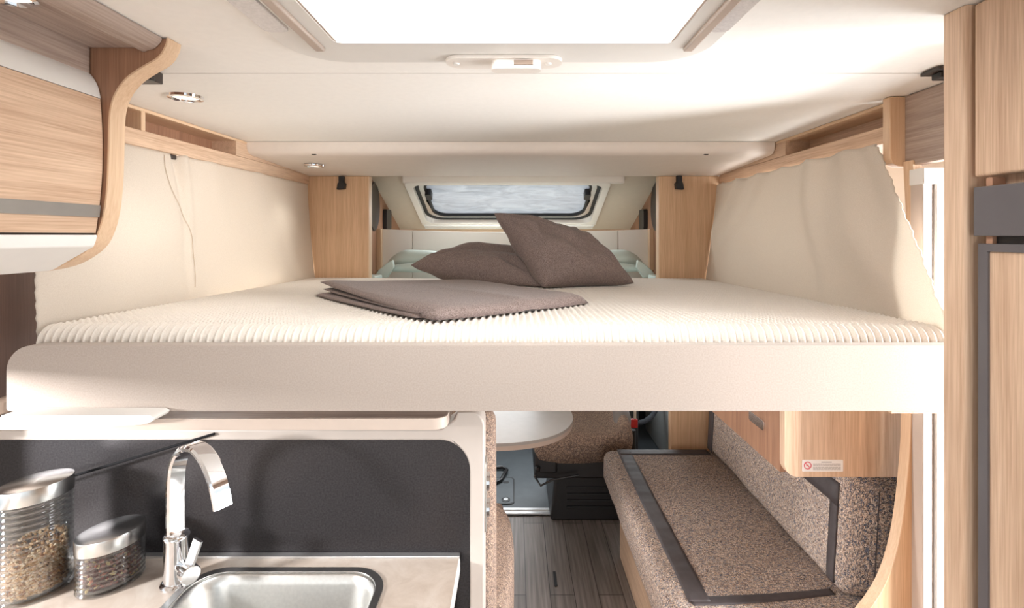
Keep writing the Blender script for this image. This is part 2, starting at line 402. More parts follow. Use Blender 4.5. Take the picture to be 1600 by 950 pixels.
# ------------------------------------------------------------------ skylight
t = thing('skylight', (-.015, .53, CZ), 'large white-framed skylight glowing white in the cream ceiling', 'skylight')
outer = rrect(-.425, .362, -.02, 1.030, .10, 10); mid = rrect(-.372, .318, .03, .985, .05, 8); inner = rrect(-.318, .278, .11, .905, .012, 3)
mesh('outer_frame', G().holed(outer, mid, 2, CZ-.012, CZ+.002), white_m, t, bevel=.005, seg=3)
mesh('inner_frame', G().holed(rrect(-.3715, .3175, .03, .984, .05, 8), inner, 2, CZ-.020, CZ+.002), white_m, t, bevel=.004, seg=3)
mesh('reveal', G().holed(rrect(-.322, .282, .10, .925, .02, 3), rrect(-.314, .274, .11, .915, .012, 3), 2, CZ-.019, CZ+.02), beige_pl, t)
mesh('shaft', G().holed(rrect(-.325, .285, .09, .935, .02, 3), rrect(-.322, .282, .10, .928, .012, 3), 2, CZ+.02, CZ+.13), white, t)
def dome(u, v):
    x = -.34+u*.64; y = .08+v*.88
    return (x, y, CZ+.125+.05*math.sin(PI*u)*math.sin(PI*v))
mesh('acrylic_dome', G().grid(dome, 12, 12), sky_em, t)
diff_m = plain('ribbed_diffuser', srgb(222, 218, 217), .25, nscale=200, noise_amt=.08, bump=.4)
for s, x0, x1 in ((-1, -.421, -.380), (1, .326, .358)):
    mesh('light_diffuser', G().prism(rrect(x0, x1, .42, .865, .01, 3), 2, CZ-.017, CZ-.006), diff_m, t, bevel=.002, label='ribbed translucent light strip')
for s in (-1, 1):
    x = -.02+s*.333
    mesh('blind_rail', G().box(x-.009, x+.009, .1, .93, CZ-.027, CZ-.018), beige_pl, t, bevel=.003)
t = thing('skylight_latch', (X_(786, .99), .99, CZ-.012), 'oval cream latch plate with a grip on the near edge of the skylight frame', 'latch')
g = G().prism(rrect(X_(697, .99), X_(878, .99), .960, 1.022, .029, 10), 2, CZ-.027, CZ-.0205)
mesh('plate', g, cream, t, bevel=.002)
g = G().prism(rrect(X_(768, .985), X_(845, .985), .966, .998, .015, 8), 2, CZ-.044, CZ-.027)
mesh('grip', g, cream, t, bevel=.006, seg=3)
mesh('slot', G().box(X_(803, .985), X_(832, .985), .962, .972, CZ-.038, CZ-.030), plain('slot_brown', srgb(150, 128, 110), .5), t, label='brown slot')
for px in (713, 857):
    mesh('screw', G().lathe([(0, -.003), (.005, -.0025), (.007, .001)], (X_(px, .99), .991, CZ-.0272), seg=16), white, t)

# ------------------------------------------------------------------ downlights
def downlight(c, r, label, em=spot_em, power=0):
    if power:
        l = bpy.data.lights.new('downlight_lamp', 'SPOT'); l.energy = power; l.spot_size = 1.9; l.spot_blend = 1; l.shadow_soft_size = .03; l.color = (1, .95, .88)
        lo = bpy.data.objects.new('downlight_lamp', l); COL.objects.link(lo); lo.location = (c[0], c[1], c[2]+H-.035)
    t = thing('downlight', c, label, 'ceiling spotlight', 'recessed ceiling spotlights')
    mesh('bezel', G().lathe([(r*.72, .0), (r*.72, -.003), (r*.82, -.008), (r*.97, -.006), (r, 0)], c, seg=36), chrome, t)
    mesh('lens', G().lathe([(0, -.0045), (r*.5, -.004), (r*.73, -.002)], c, seg=36), em, t)
    return t
downlight((X_(290, 1.325), 1.325, CZ), .042, 'round chrome downlight in the left ceiling beside the overhead cabinet', power=3.4)

# ------------------------------------------------------------------ overhead kitchen cabinet (left)
t = thing('overhead_cabinet', (-1.0, .6, 0), 'oak overhead kitchen cabinet with white top strip, silver band and S-curved end panel', 'cabinet')
F = .93
contour = [(262, 58), (259, 72), (247, 90), (222, 105), (198, 122), (181, 145), (172, 175), (170, 230), (168, 285), (163, 330), (155, 360), (143, 383), (120, 402), (90, 416), (50, 424)]
prof = smooth([(X_(a, F), Z_(b, F)) for a, b in contour], 4)
poly = [(-1.19, .358)]+[(p[0], min(p[1], .358)) for p in prof]+[(-1.19, Z_(424, F))]
BT = .034
mesh('end_panel', G().prism(poly, 1, F+.001, F+BT), brown_shade_oak, t, angle=30)  # shade of the near face put into the brown tone
# edge band following the contour
g = G(); n = len(prof); vs = []
for i, p in enumerate(prof):
    a = Vector(prof[max(i-1, 0)]); b = Vector(prof[min(i+1, n-1)]); tg = (b-a).normalized(); nr = Vector((-tg.y, tg.x))
    if nr.x < 0: nr = -nr
    for d, y in ((-.0012, F-.001), (.0018, F-.001), (.0018, F+BT+.001), (-.0012, F+BT+.001)):
        vs.append((p[0]+nr.x*d, y, min(p[1]+nr.y*d, .359)))
fs = [(i*4+k, i*4+(k+1) % 4, (i+1)*4+(k+1) % 4, (i+1)*4+k) for i in range(n-1) for k in range(4)]+[(3, 2, 1, 0), tuple((n-1)*4+k for k in range(4))]
g.add(vs, fs); mesh('edge_band', g, oak_edge, t, angle=30, label='light oak edge band')
Y0 = -.3
# cornice rail (rounded), soffit, board, white strip
g = G().prism(smooth([(X_(222, F), .345), (X_(224, F), .333), (X_(232, F), Z_(79, F)), (X_(242, F), Z_(76, F)), (X_(252, F), Z_(66, F)), (X_(254, F), .3585)], 4)+[(X_(222, F), .3585)], 1, Y0, F-.001)
mesh('cornice', g, grey_wood[1], t, label='rounded grey wood cornice')
mesh('soffit', G().box(-1.19, X_(222, F), Y0, F-.001, .341, .358), grey_wood[1], t)
mesh('upper_board', G().box(-1.19, X_(141, F), Y0, F-.001, Z_(115, F), .341), grey_wood[1], t, label='grey wood upper board')
g = G().prism(smooth([(X_(141, F), Z_(115, F)), (X_(147, F), Z_(122, F)), (X_(154, F), Z_(136, F)), (X_(158, F), Z_(154, F))], 4)+[(-1.19, Z_(154, F)), (-1.19, Z_(115, F))], 1, Y0, F-.001)
mesh('white_strip', g, white_m, t)
dpts = smooth([(158, 155), (160, 180), (161.5, 220), (161, 270), (158, 310), (155, 335), (151, 364)], 4)
dp = [(X_(a, F), Z_(b, F)) for a, b in dpts]
d = mesh('door', G().prism(dp+[(-.86, dp[-1][1]), (-.86, dp[0][1])], 1, Y0, F-.002), oak[1], t, label='curved oak door', angle=50)
spts = [(X_(a, F)+.0015, Z_(b, F)) for a, b in dpts if 318 < b < 342]
sp = [(X_(157.6, F)+.0015, Z_(321, F)), (X_(155.6, F)+.0015, Z_(339.5, F))]
mesh('silver_band', G().prism(sp+[(sp[1][0]-.01, sp[1][1]), (sp[0][0]-.01, sp[0][1])], 1, Y0, F-.002), silver, d, label='brushed silver band')
mesh('shadow_gap', G().box(-1.1, X_(148, F), Y0, F-.002, Z_(367.5, F), Z_(363, F)), dark_pl, t)
g = G().prism([(X_(154, F), Z_(367, F)), (X_(153, F), Z_(374, F)), (X_(149, F), Z_(385, F)), (X_(86, F), Z_(421, F)), (X_(80, F), Z_(423, F)), (-1.19, Z_(423, F)), (-1.19, Z_(367, F))], 1, Y0, F-.002)
mesh('bottom_box', g, white, t, bevel=.002, label='white lower moulding')
downlight((-.715, .72, .341), .035, 'round chrome downlight under the grey soffit at the top left corner')

# ------------------------------------------------------------------ open shelves along both walls
def wall_shelf(s, label):
    xf0, xf1 = (1.053, 1.006) if s < 0 else (1.0, .995)      # front plane x at y=1.3 and at y=2.5
    def xf(y): return s*(xf0+(xf1-xf0)*(y-1.3)/1.2)
    t = thing('wall_shelf', (s*1.1, 1.9, .25), label, 'shelf')
    ys, ye = (.97, 2.5) if s < 0 else (1.34, 2.5)
    def slab(y0, y1, z0, z1, d0=0, d1=.14, z0b=None):
        a = [(xf(y0)+s*d0, y0, z0), (s*(abs(xf(y0))+d1) if d1 < .13 else s*1.195, y0, z0), (s*(abs(xf(y0))+d1) if d1 < .13 else s*1.195, y0, z1), (xf(y0)+s*d0, y0, z1)]
        b = [(xf(y1)+s*d0, y1, z0), (s*(abs(xf(y1))+d1) if d1 < .13 else s*1.195, y1, z0), (s*(abs(xf(y1))+d1) if d1 < .13 else s*1.195, y1, z1), (xf(y1)+s*d0, y1, z1)]
        return a, b
    mesh('rail', G().loft(*slab(ys, ye, .25, .296, 0, .14)), oak[1], t, bevel=.003)
    mesh('top_board', G().loft(*slab(ys, ye, .349, .3585, 0, .14)), oak_edge_y, t, bevel=.001)
    mesh('back_board', G().loft(*slab(ys, 1.9, .296, .349, .09, .14)), brown_shade_oak if s < 0 else oak[1], t)  # left recess coloured darker for its shade
    mesh('end_block', G().loft(*slab(1.89, ye, .296, .349, 0, .14)), oak[1], t)
    if s < 0:
        mesh('divider', G().loft(*slab(1.437, 1.452, .296, .349, .002, .14)), oak_edge, t, label='light oak divider')
        mesh('end_block', G().loft(*slab(ys, 1.36, .296, .349, .02, .14)), brown_shade_oak, t)
    else:
        pts = [(1.0-.035, .3585), (1.0-.035, .20), (1.0-.028, .186), (1.0-.012, .178), (1.0+.012, .177), (1.0+.012, .3585)]
        mesh('end_post', G().prism([(p[0], p[1]) for p in pts], 1, 1.318, 1.345), oak_edge, t, bevel=.003, label='light oak end post, rounded below')
    return t
wall_shelf(-1, 'long open oak shelf above the left cream curtain')
wall_shelf(1, 'long open oak shelf above the right cream curtain')
# grey board that carries on towards the tall cabinet
mesh('wall_board', G().box(1.003, 1.03, .9, 1.318, .178, .358), grey_wood[1], bevel=.002)
tag(bpy.data.objects['wall_board'], 'grey wood board high on the right wall between shelf end and tall oak cabinet', 'board')

# sloping-edge bulkhead panel under the ceiling
t = thing('ceiling_bulkhead', (0, 2.2, .29), 'wide cream panel hanging below the ceiling above the far end of the bed', 'panel')
pl = [(X_(372, 1.97), 1.97), (X_(1218, 1.97), 1.97), (X_(1120, 2.5), 2.52), (X_(484, 2.5), 2.52)]
g = G()
prof = [(1.96, .3585), (1.958, .345), (1.962, .328), (1.975, .316), (2.0, .311), (2.1, .308), (2.51, .291), (2.51, .3585)]
a = [(-1.045, y, z) for y, z in prof]; b = [(.994, y, z) for y, z in prof]
def bx(y, s): return (-1.045+(y-1.96)*.06) if s < 0 else .9935
g.loft([(bx(y, -1), y, z) for y, z in prof], [(bx(y, 1), y, z) for y, z in prof])
mesh('panel', g, plain('bulkhead_cream', srgb(232, 221, 211), .6, noise_amt=.015), t, angle=50)
for px in (491, 1103):
    D = 1.985; x = X_(px, D)
    mesh('hook', G().tube([(x-.012, D, .318), (x-.004, D-.004, .313), (x+.004, D-.004, .313), (x+.012, D, .318)], .0025, 8), dark_pl, t, label='small dark hook')
downlight((X_(491, 2.2), 2.2, .303), .042, 'round chrome downlight in the bulkhead panel above the far left of the bed', power=1.6)
for px in (566, 1036): 
    pass

# ------------------------------------------------------------------ far oak posts with clips
def post(x0, x1, inner, label):
    t = thing('partition_post', ((x0+x1)/2, 2.53, -.9), label, 'panel')
    mesh('panel', G().box(x0, x1, 2.5, 2.545, -.34, .29), oak_post, t, bevel=.001)
    e = .006 if inner > 0 else -.006
    xi = x1 if inner > 0 else x0
    mesh('edge_strip', G().box(min(xi, xi+e), max(xi, xi+e), 2.499, 2.546, -.34, .29), oak_edge, t, label='light edging')
post(-1.12, X_(575, 2.5), 1, 'left oak partition panel beside the overcab window')
post(X_(1031, 2.5), 1.12, -1, 'right oak partition panel beside the overcab window')
def clip(px, D, y0, y1, label, flip=1):
    t = thing('bed_clip', (X_(px, D), D, Z_(y1, D)), label, 'clip', 'small black clips on the far oak panels')
    x = X_(px, D); z1 = Z_(y0, D); z0 = Z_(y1, D); zm = (z0+z1)/2
    mesh('bracket', G().box(x-.013, x+.013, D-.02, D, zm, z1), rubber, t, bevel=.002)
    mesh('jaw', G().prism([(x-.02*flip, z0), (x+.018*flip, z0+.003), (x+.022*flip, zm-.002), (x+.012*flip, zm+.004), (x-.014*flip, zm)], 1, D-.03, D), rubber, t, bevel=.003)
clip(535, 2.5, 276, 297, 'small black clip at the top of the left oak partition panel')
clip(1060, 2.5, 275, 297, 'small black clip at the top of the right oak partition panel', -1)
# bed lift brackets under the ceiling
t = thing('bed_bracket', (X_(228, 1.1), 1.1, Z_(128, 1.1)), 'dark bracket under the ceiling behind the left overhead cabinet', 'bracket')
D = 1.1
mesh('bracket_plate', G().box(X_(206, D), X_(240, D), D, D+.03, Z_(126, D), .358), dark_pl, t, bevel=.002)
mesh('base_lip', G().box(X_(204, D), X_(242, D), D-.012, D, Z_(127, D), Z_(121, D)), black_pl, t, bevel=.001)
t = thing('bed_bracket', (X_(1468, 1.1), 1.1, Z_(125, 1.1)), 'dark metal bracket under the ceiling beside the tall oak cabinet', 'bracket')
mesh('bracket_plate', G().box(X_(1455, D), X_(1500, D), D-.02, D+.03, .350, .3575), dark_pl, t, bevel=.001)
mesh('hanger', G().box(X_(1466, D), X_(1480, D), D-.008, D+.012, Z_(122, D), .351), dark_pl, t, bevel=.002)
mesh('hanger_foot', G().box(X_(1462, D), X_(1484, D), D-.012, D+.012, Z_(124, D), Z_(114, D)), black_pl, t, bevel=.002)
mesh('hanger_head', G().box(X_(1462, D), X_(1484, D), D-.012, D+.012, Z_(100, D), Z_(91, D)), black_pl, t, bevel=.002)

# ------------------------------------------------------------------ overcab: sloping roof with window, cheeks, headboard
S0 = (2.55, .425); SL = (.02-.30)/(3.62-2.9)       # slope of the overcab roof
def sz(y): return .30+(y-2.9)*SL
ang = math.atan(SL)
def on_slope(pts2, n0, n1):
    """pts2 (x, y) outlines -> loft on the sloping roof; offsets along its normal"""
    nr = Vector((0, math.sin(ang), -math.cos(ang)))     # towards the cabin
    return [(x, y, sz(y)) for x, y in pts2], nr
def slope_holed(g, outer, inner, n0, n1, m=0):
    h = G().holed(outer, inner, 2, 0, 1)
    nr = Vector((0, math.sin(ang), -math.cos(ang)))
    g.add([tuple(Vector((x, y, sz(y)))+nr*(n0 if z < .5 else n1)) for x, y, z in h.v], h.f, m)
def slope_prism(g, pts, n0, n1, m=0):
    h = G().prism(pts, 2, 0, 1)
    nr = Vector((0, math.sin(ang), -math.cos(ang)))
    g.add([tuple(Vector((x, y, sz(y)))+nr*(n0 if z < .5 else n1)) for x, y, z in h.v], h.f, m)
wx0, wx1, wy0, wy1 = -.585, .50, 2.88, 3.40
g = G(); slope_holed(g, [(-.82, 2.52), (.82, 2.52), (.82, 3.66), (-.82, 3.66)], rrect(wx0, wx1, wy0, wy1, .05, 4), -.03, 0)
struct('ceiling_overcab', g, plain('overcab_lining', srgb(214, 200, 182), .6, noise_amt=.02))
win = thing('window_1', ((wx0+wx1)/2, 3.1, .2), kind='structure')
g = G(); slope_holed(g, rrect(wx0-.035, wx1+.035, wy0-.03, wy1+.045, .03, 4), rrect(wx0+.005, wx1-.005, wy0, wy1-.005, .05, 6), -.005, .03)
mesh('window_frame', g, cream, win, bevel=.006)
g = G(); slope_holed(g, rrect(wx0+.004, wx1-.004, wy0-.02, wy1-.004, .11, 8), rrect(wx0+.026, wx1-.026, wy0-.01, wy1-.026, .10, 8), -.012, .004)
mesh('rubber_seal', g, rubber, win, bevel=.003)
g = G(); slope_holed(g, rrect(wx0+.026, wx1-.026, wy0-.01, wy1-.026, .10, 8), rrect(wx0+.055, wx1-.055, wy0, wy1-.055, .09, 8), -.014, .0)
mesh('sash', g, alu, win, bevel=.003, label='light grey sash')
g = G(); slope_holed(g, rrect(wx0+.055, wx1-.055, wy0, wy1-.055, .09, 8), rrect(wx0+.067, wx1-.067, wy0+.01, wy1-.067, .085, 8), -.014, .004)
mesh('inner_seal', g, rubber, win)
g = G(); slope_prism(g, rrect(wx0+.02, wx1-.02, wy0-.02, wy1-.02, .1, 8), -.022, -.016)
mesh('pane', g, foil, win, label='pane covered by a wrinkled silver-grey foil')
def wrink(u, v):
    return None
for s, x in ((-1, wx0+.075), (1, wx1-.075)):
    g = G(); slope_prism(g, rrect(x-.018, x+.018, 2.99, 3.06, .01, 3), -.01, .03)
    lt = mesh('latch', g, black_pl, win, bevel=.004)
D = 2.86
mesh('blind_cassette', G().box(X_(630, D), X_(975, D), D-.03, D+.03, Z_(287, D), Z_(273, D)), cream, win, bevel=.008, label='cream roller blind cassette')
g = G()
for k, (y, h) in enumerate(((3.415, .012), (3.44, .009), (3.455, .008))):
    slope_prism(g, [(wx0-.02, y), (wx1+.02, y), (wx1+.02, y+h), (wx0-.02, y+h)], .025, .04)
mesh('lower_rail', g, white, win)
for s, nm in ((-1, 'left'), (1, 'right')):
    x0, x1 = sorted((s*.80, s*.84))
    g = G().prism([(2.545, -.40), (3.62, -.40), (3.62, .02), (2.9, .31), (2.545, .42)], 0, x0, x1)
    struct('wall_overcab_'+nm, g, oak[1] if False else brown_shade_oak)
    t = thing('porthole', (s*.795, 2.92, .1), 'dark brown oval recess in the %s cheek of the overcab' % nm, 'recess')
    mesh('recess', G().lathe([(.0, 0), (.085, .001), (.1, .006), (.105, 0)], (s*.799-(0 if s > 0 else 0), 2.90, .165), axis=0, seg=32, ax=1.25 if False else 1.0, ay=1.35), dark_pl, t) if s < 0 else mesh('recess', G().lathe([(.0, 0), (.085, -.001), (.1, -.006), (.105, 0)], (s*.799, 2.90, .165), axis=0, seg=32, ay=1.35), dark_pl, t)
    t = mesh('wall_switch', G().prism(rrect(3.09, 3.21, .035, .16, .02, 4), 0, min(s*.775, s*.80), max(s*.775, s*.80)), black_pl, bevel=.004)
    tag(t, 'upright black switch panel on the %s cheek of the overcab' % nm, 'switch')
struct('wall_overcab_front', G().box(-.8, .8, 3.56, 3.60, -.40, .075), oak[0])
t = thing('headboard', (0, 3.1, -.3), 'low curved cream headboard beyond the pillows under the overcab window', 'headboard')
def hb(n=24):
    top = [(x, .038-.016*(1-(x/.79)**2)) for x in [-.79+1.58*i/n for i in range(n+1)]]
    return top
for (xa, xb) in ((-.79, -.602), (-.598, .598), (.602, .79)):
    top = [p for p in [(xa+(xb-xa)*i/16, .038-.018*(1-((xa+(xb-xa)*i/16)/.79)**2)) for i in range(17)]]
    g = G().prism([(xa, -.33)]+top+[(xb, -.33)], 1, 2.99, 3.02)
    mesh('board', g, cream, t, bevel=.001)
for s in (-1, 1):
    mesh('side_post', G().box(min(s*.799, s*.775), max(s*.799, s*.775), 2.95, 2.99, -.2, .036), oak_edge, t)
struct('floor_overcab', G().box(-.8, .8, 2.55, 3.56, -.36, -.33), mint)

# mirrored pale mint mouldings in the overcab well
def moulding(s, label):
    t = thing('mint_moulding', (s*.63, 2.8, -.33), label, 'moulding', None)
    Dm = 2.86
    def mp(px, py, D=Dm):
        q = at(px, py, D); return (q[0] if s < 0 else -(q[0])-.0, q[1], q[2])
    path = [mp(628, 405), mp(655, 408), mp(690, 410), mp(740, 412)]
    mesh('roll', G().tube(smooth([mp(610, 412, 2.88), mp(630, 404), mp(660, 404), mp(700, 406), mp(740, 408)], 5), [.02+.028*min(1, i/6) for i in range(21)], 14), mint, t)
    mesh('lower_roll', G().tube(smooth([mp(608, 420, 2.8), mp(640, 418, 2.8), mp(700, 420, 2.8), mp(740, 421, 2.8)], 5), [.014+.012*min(1, i/5) for i in range(16)], 12), mint, t)
    mesh('flange', G().prism([(a[0], a[2]) for a in (mp(585, 432, 2.75), mp(592, 422, 2.75), mp(606, 410, 2.75), mp(614, 406, 2.75), mp(616, 418, 2.75), mp(605, 434, 2.75))], 1, 2.74, 2.77), mint, t, bevel=.004)
    mesh('foot', G().box(min(s*.78, s*.70), max(s*.78, s*.70), 2.56, 2.7, -.33, -.205), mint, t, bevel=.006)
moulding(-1, 'pale mint moulded plastic piece left of the pillows under the headboard')
moulding(1, 'pale mint moulded plastic piece right of the pillows under the headboard')

# ------------------------------------------------------------------ the bed
BZ = -.377; MZ = -.205
t = thing('drop_down_bed', (0, 1.8, BZ), 'wide cream drop-down bed frame hanging across the cabin above kitchen and bench', 'bed')
x0b, x1b = X_(10, 1.1), 1.0
g = G()
r = .05
pr = rrect(x0b, x1b, BZ, Z_(540, 1.1), .05, 8, rs=(.006, .01, .02, .055))
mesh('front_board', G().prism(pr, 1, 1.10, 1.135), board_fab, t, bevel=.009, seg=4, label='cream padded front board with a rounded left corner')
mesh('slatted_base', G().box(-.99, .93, 1.13, 2.48, -.35, -.27), cream, t, bevel=.01)
g = G().prism(smooth([(X_(6, 1.06), -.3755), (X_(10, 1.06), -.383), (X_(60, 1.06), -.392), (X_(130, 1.06), -.3935), (X_(215, 1.06), -.389), (X_(240, 1.06), -.383), (X_(246, 1.06), -.3745)], 4)+[(X_(240, 1.06), -.369), (X_(10, 1.06), -.369)], 1, 1.05, 1.098)
mesh('underside_pad', g, white_m, t, bevel=.002, label='white curved pad under the left end')
mesh('corner_bump', G().box(-1.14, X_(9, 1.12), 1.105, 1.15, Z_(648, 1.12), Z_(622, 1.12)), beige_pl, t, bevel=.01)
mesh('underside_rail', G().box(X_(1385, 1.12), .99, 1.105, 1.14, BZ-.007, BZ), oak_edge_y, t, label='thin oak rail under the right end')
mesh('drawer_latch', G().box(X_(1150, 1.6), X_(1185, 1.6), 1.6, 1.62, -.356, -.35), alu, t) if False else None

# mattress: geometric ribs in front, knobbly knit on top
P = .0172
def mattress():
    x0, x1 = -1.072, .985; yf, yb = 1.138, 2.485
    nu = 720
    prof = []    # (y, z, ny, nz, s)
    zb = -.262; R = .035
    z = zb
    k = 10
    for i in range(k): prof.append((yf, zb+(MZ-R-zb)*i/k, -1, 0, 0))
    for i in range(9):
        a = PI/2*i/8; prof.append((yf+R-R*math.cos(a), MZ-R+R*math.sin(a), -math.cos(a), math.sin(a), 0))
    y = yf+R; step = .0043
    while y < yb-.02:
        y += step*(1+.25*(y-yf)); prof.append((y, MZ, 0, 1, 1))
    prof += [(yb, MZ-.012, .7, .7, 0), (yb, zb, 1, 0, 0)]
    vs = []
    for (y, z, ny, nz, top) in prof:
        for i in range(nu+1):
            u = i/nu; x = x0+(x1-x0)*u
            e = min(u, 1-u)*(x1-x0)
            drop = 0
            if e < .022: drop = .022-math.sqrt(max(0, .022**2-(.022-e)**2))
            ph = 2*PI*x/P
            wob = .35*math.sin(x*37)+.3*math.sin(y*53)
            if top:
                row = 2*PI*y/P
                fade = max(.0, 1-(y-1.2)/1.6)
                h = .0042*fade*(math.sin(ph+wob)*.55+math.sin(row+wob)*.25+math.sin(ph+wob)*math.sin(row)*.45)
            else:
                h = .0046*(math.sin(ph+wob))*(1 if z > zb else 0)
            zz = z-drop*(.9 if nz > 0 else .25)+.002*math.sin(x*5)*nz
            # body narrows towards the far end
            xx = x*(1-.072*(y-1.138)/1.35)
            vs.append((xx, y+ny*h, zz+nz*h))
    n = len(prof)
    fs = [(j*(nu+1)+i, j*(nu+1)+i+1, (j+1)*(nu+1)+i+1, (j+1)*(nu+1)+i) for j in range(n-1) for i in range(nu)]
    g = G(); g.add(vs, fs)
    fs2 = [tuple(j*(nu+1) for j in range(n)), tuple(j*(nu+1)+nu for j in range(n))[::-1]]
    g.f += fs2; g.mi += [0, 0]
    o = mesh('mattress', g, mattress_fab, angle=180)
    tag(o, 'white ribbed and quilted mattress on the drop-down bed', 'mattress')
mattress()

# ------------------------------------------------------------------ curtains
def fold_noise(a, b, s=1.0): return noise.noise(Vector((a*s, b*s, 3.1)))
def curtain(name, fn, nu, nv, label):
    g = G().grid(fn, nu, nv)
    o = mesh(name, g, curtain_fab, angle=180)
    m = o.modifiers.new('thick', 'SOLIDIFY'); m.thickness = .003; m.offset = 0
    return tag(o, label, 'curtain')
def cl(u, v):                  # u 0 near .. 1 far, v 0 top .. 1 bottom
    yt = 1.150+(2.498-1.150)*u; yb = 1.152+(2.494-1.152)*u
    y = yt+(yb-yt)*v
    y += (1-u)**8*(.0018*math.sin(v*110)+.002*math.sin(v*5))
    xt = -1.064+.05*(yt-1.3)/1.2; xb = -1.075+.10*(yb-1.13)/1.35
    x = xt+(xb-xt)*v**1.3
    w = math.sin(PI*min(1, v*1.0)); x0_ = x
    x += .012*w*math.sin(y*9+1.5*v)+.010*fold_noise(y*3+v*2, v*2)*(.3+w)
    # pinched pleat around y=1.58
    d = (y-1.585-.05*v); x += -.02*math.exp(-(d/.014)**2)*math.exp(-v*3.2)+.014*math.exp(-((d-.03)/.02)**2)*math.exp(-v*2.5)
    d2 = y-1.75-.25*v; x += .007*math.exp(-(d2/.05)**2)*(1-v)
    d3 = y-2.05-.3*v; x += .008*math.exp(-(d3/.06)**2)*(1-v*.5)
    x = x0_+(x-x0_)*min(1, (1-u)/.12)
    z = .2515+(-.235-.2515)*v
    if v == 0: z -= .010*math.exp(-((y-1.585)/.012)**2)
    return (x, y, z)
curtain('curtain', cl, 200, 50, 'cream fabric curtain hanging along the left side of the bed')
seam = [cl((y-1.15)/1.35, v) for y, v, _ in smooth([(1.535, .02, 0), (1.535, .12, 0), (1.555, .24, 0), (1.60, .38, 0), (1.645, .55, 0), (1.665, .70, 0), (1.655, .86, 0)], 6)]
seam = [(p[0]+.004, p[1], p[2]) for p in seam]
sm = mesh('seam', G().tube(seam, .0011, 6), plain('seam_thread', srgb(206, 190, 172), .8), bpy.data.objects['curtain'])
mesh('curtain_clip', G().box(-1.075, -1.056, 1.572, 1.598, .236, .2495), dark_pl, bpy.data.objects['curtain'], bevel=.002, label='small dark filler in the curtain gap')  # dark piece added to close the notch and hide the lamp behind
def cr(u, v):                  # u 0 far .. 1 near
    yt = 2.498+(1.352-2.498)*u; yb = 2.494+(1.125-2.494)*u
    y = yt+(yb-yt)*v
    y += u**14*(.0022*math.sin(v*130)+.002*math.sin(v*47))
    xt = .985; xb = .985-.055*(yb-1.125)/1.35
    x = xt+(xb-xt)*v**1.2
    w = math.sin(PI*v); x0_ = x
    q = y+.55*v
    x += -.012*(1+w*math.sin(q*8.0))-.016*(.4+w)*(1+fold_noise(q*4.2, v*1.4))
    for yy, a, sl in ((2.18, .022, .3), (1.98, .014, .42), (1.66, .018, -.12), (1.50, .014, -.2), (1.38, .014, -.25)):
        d = y-yy-sl*v; x += -a*math.exp(-(d/.045)**2)*math.exp(-v*1.1)
    x = x0_+(x-x0_)*min(1, u/.12)
    z = .248+(-.212-.248)*v
    if v < .02:
        z -= .007*abs(math.sin(y*17))*(1 if y < 2.4 else .3)
    return (x, y, z)
curtain('curtain', cr, 200, 60, 'cream fabric curtain pulled back diagonally along the right side of the bed')

# ------------------------------------------------------------------ pillows and blanket
def pillow(name, c, puff, label, n=36, seed=0, wr=.008):
    c00, c10, c11, c01 = [Vector(p) for p in c]
    nrm = ((c10-c00).cross(c01-c00)).normalized()
    if nrm.z < 0: nrm = -nrm
    ce = (c00+c10+c11+c01)/4
    def surf(s):
        def f(u, v):
            p = c00*(1-u)*(1-v)+c10*u*(1-v)+c11*u*v+c01*(1-u)*v
            # pinched sides
            U = 2*u-1; V = 2*v-1
            k = 1-.085*(1-U*U)*abs(V)**3-.085*(1-V*V)*abs(U)**3
            p = ce+(p-ce)*k
            h = (max(0, 1-abs(U)**2.6)*max(0, 1-abs(V)**2.6))**.48
            r = math.hypot(U, V)
            wn = wr*noise.noise(Vector((U*2.3+seed, V*2.3, s*2)))*3+wr*.9*noise.noise(Vector((U*6+seed, V*6, s*3)))
            for (cu, cv) in ((-1, -1), (1, -1), (-1, 1), (1, 1)):
                dd = math.hypot(U-cu, V-cv); an = math.atan2(V-cv, U-cu)
                wn += .010*math.exp(-((dd-.55)/.35)**2)*math.sin(an*13+seed+cu*2+cv)
            q = p+nrm*(s*puff*h+wn*h); q.z = max(q.z, MZ+.003); return tuple(q)
        return f
    g = G().grid(surf(1), n, n).grid(surf(-1), n, n)
    o = mesh(name, g, brown_fab, angle=180)
    bm = bmesh.new(); bm.from_mesh(o.data); bmesh.ops.remove_doubles(bm, verts=bm.verts, dist=.0008)
    bmesh.ops.recalc_face_normals(bm, faces=bm.faces); bm.to_mesh(o.data); bm.free()
    o.data.polygons.foreach_set('use_smooth', [True]*len(o.data.polygons))
    s = o.modifiers.new('sub', 'SUBSURF'); s.levels = s.render_levels = 1
    return tag(o, label, 'pillow', None)
pillow('pillow', (at(638, 414, 2.16), at(856, 449, 1.98), at(872, 404, 2.38), at(704, 396, 2.42)), .078, 'brown pillow lying flat at the back of the mattress, partly covered by the other', seed=2)
pillow('pillow', (at(769, 331, 2.14), at(848, 450, 1.93), at(994, 444, 2.05), at(905, 366, 2.26)), .092, 'brown pillow leaning tilted on top of the other pillow', seed=9)
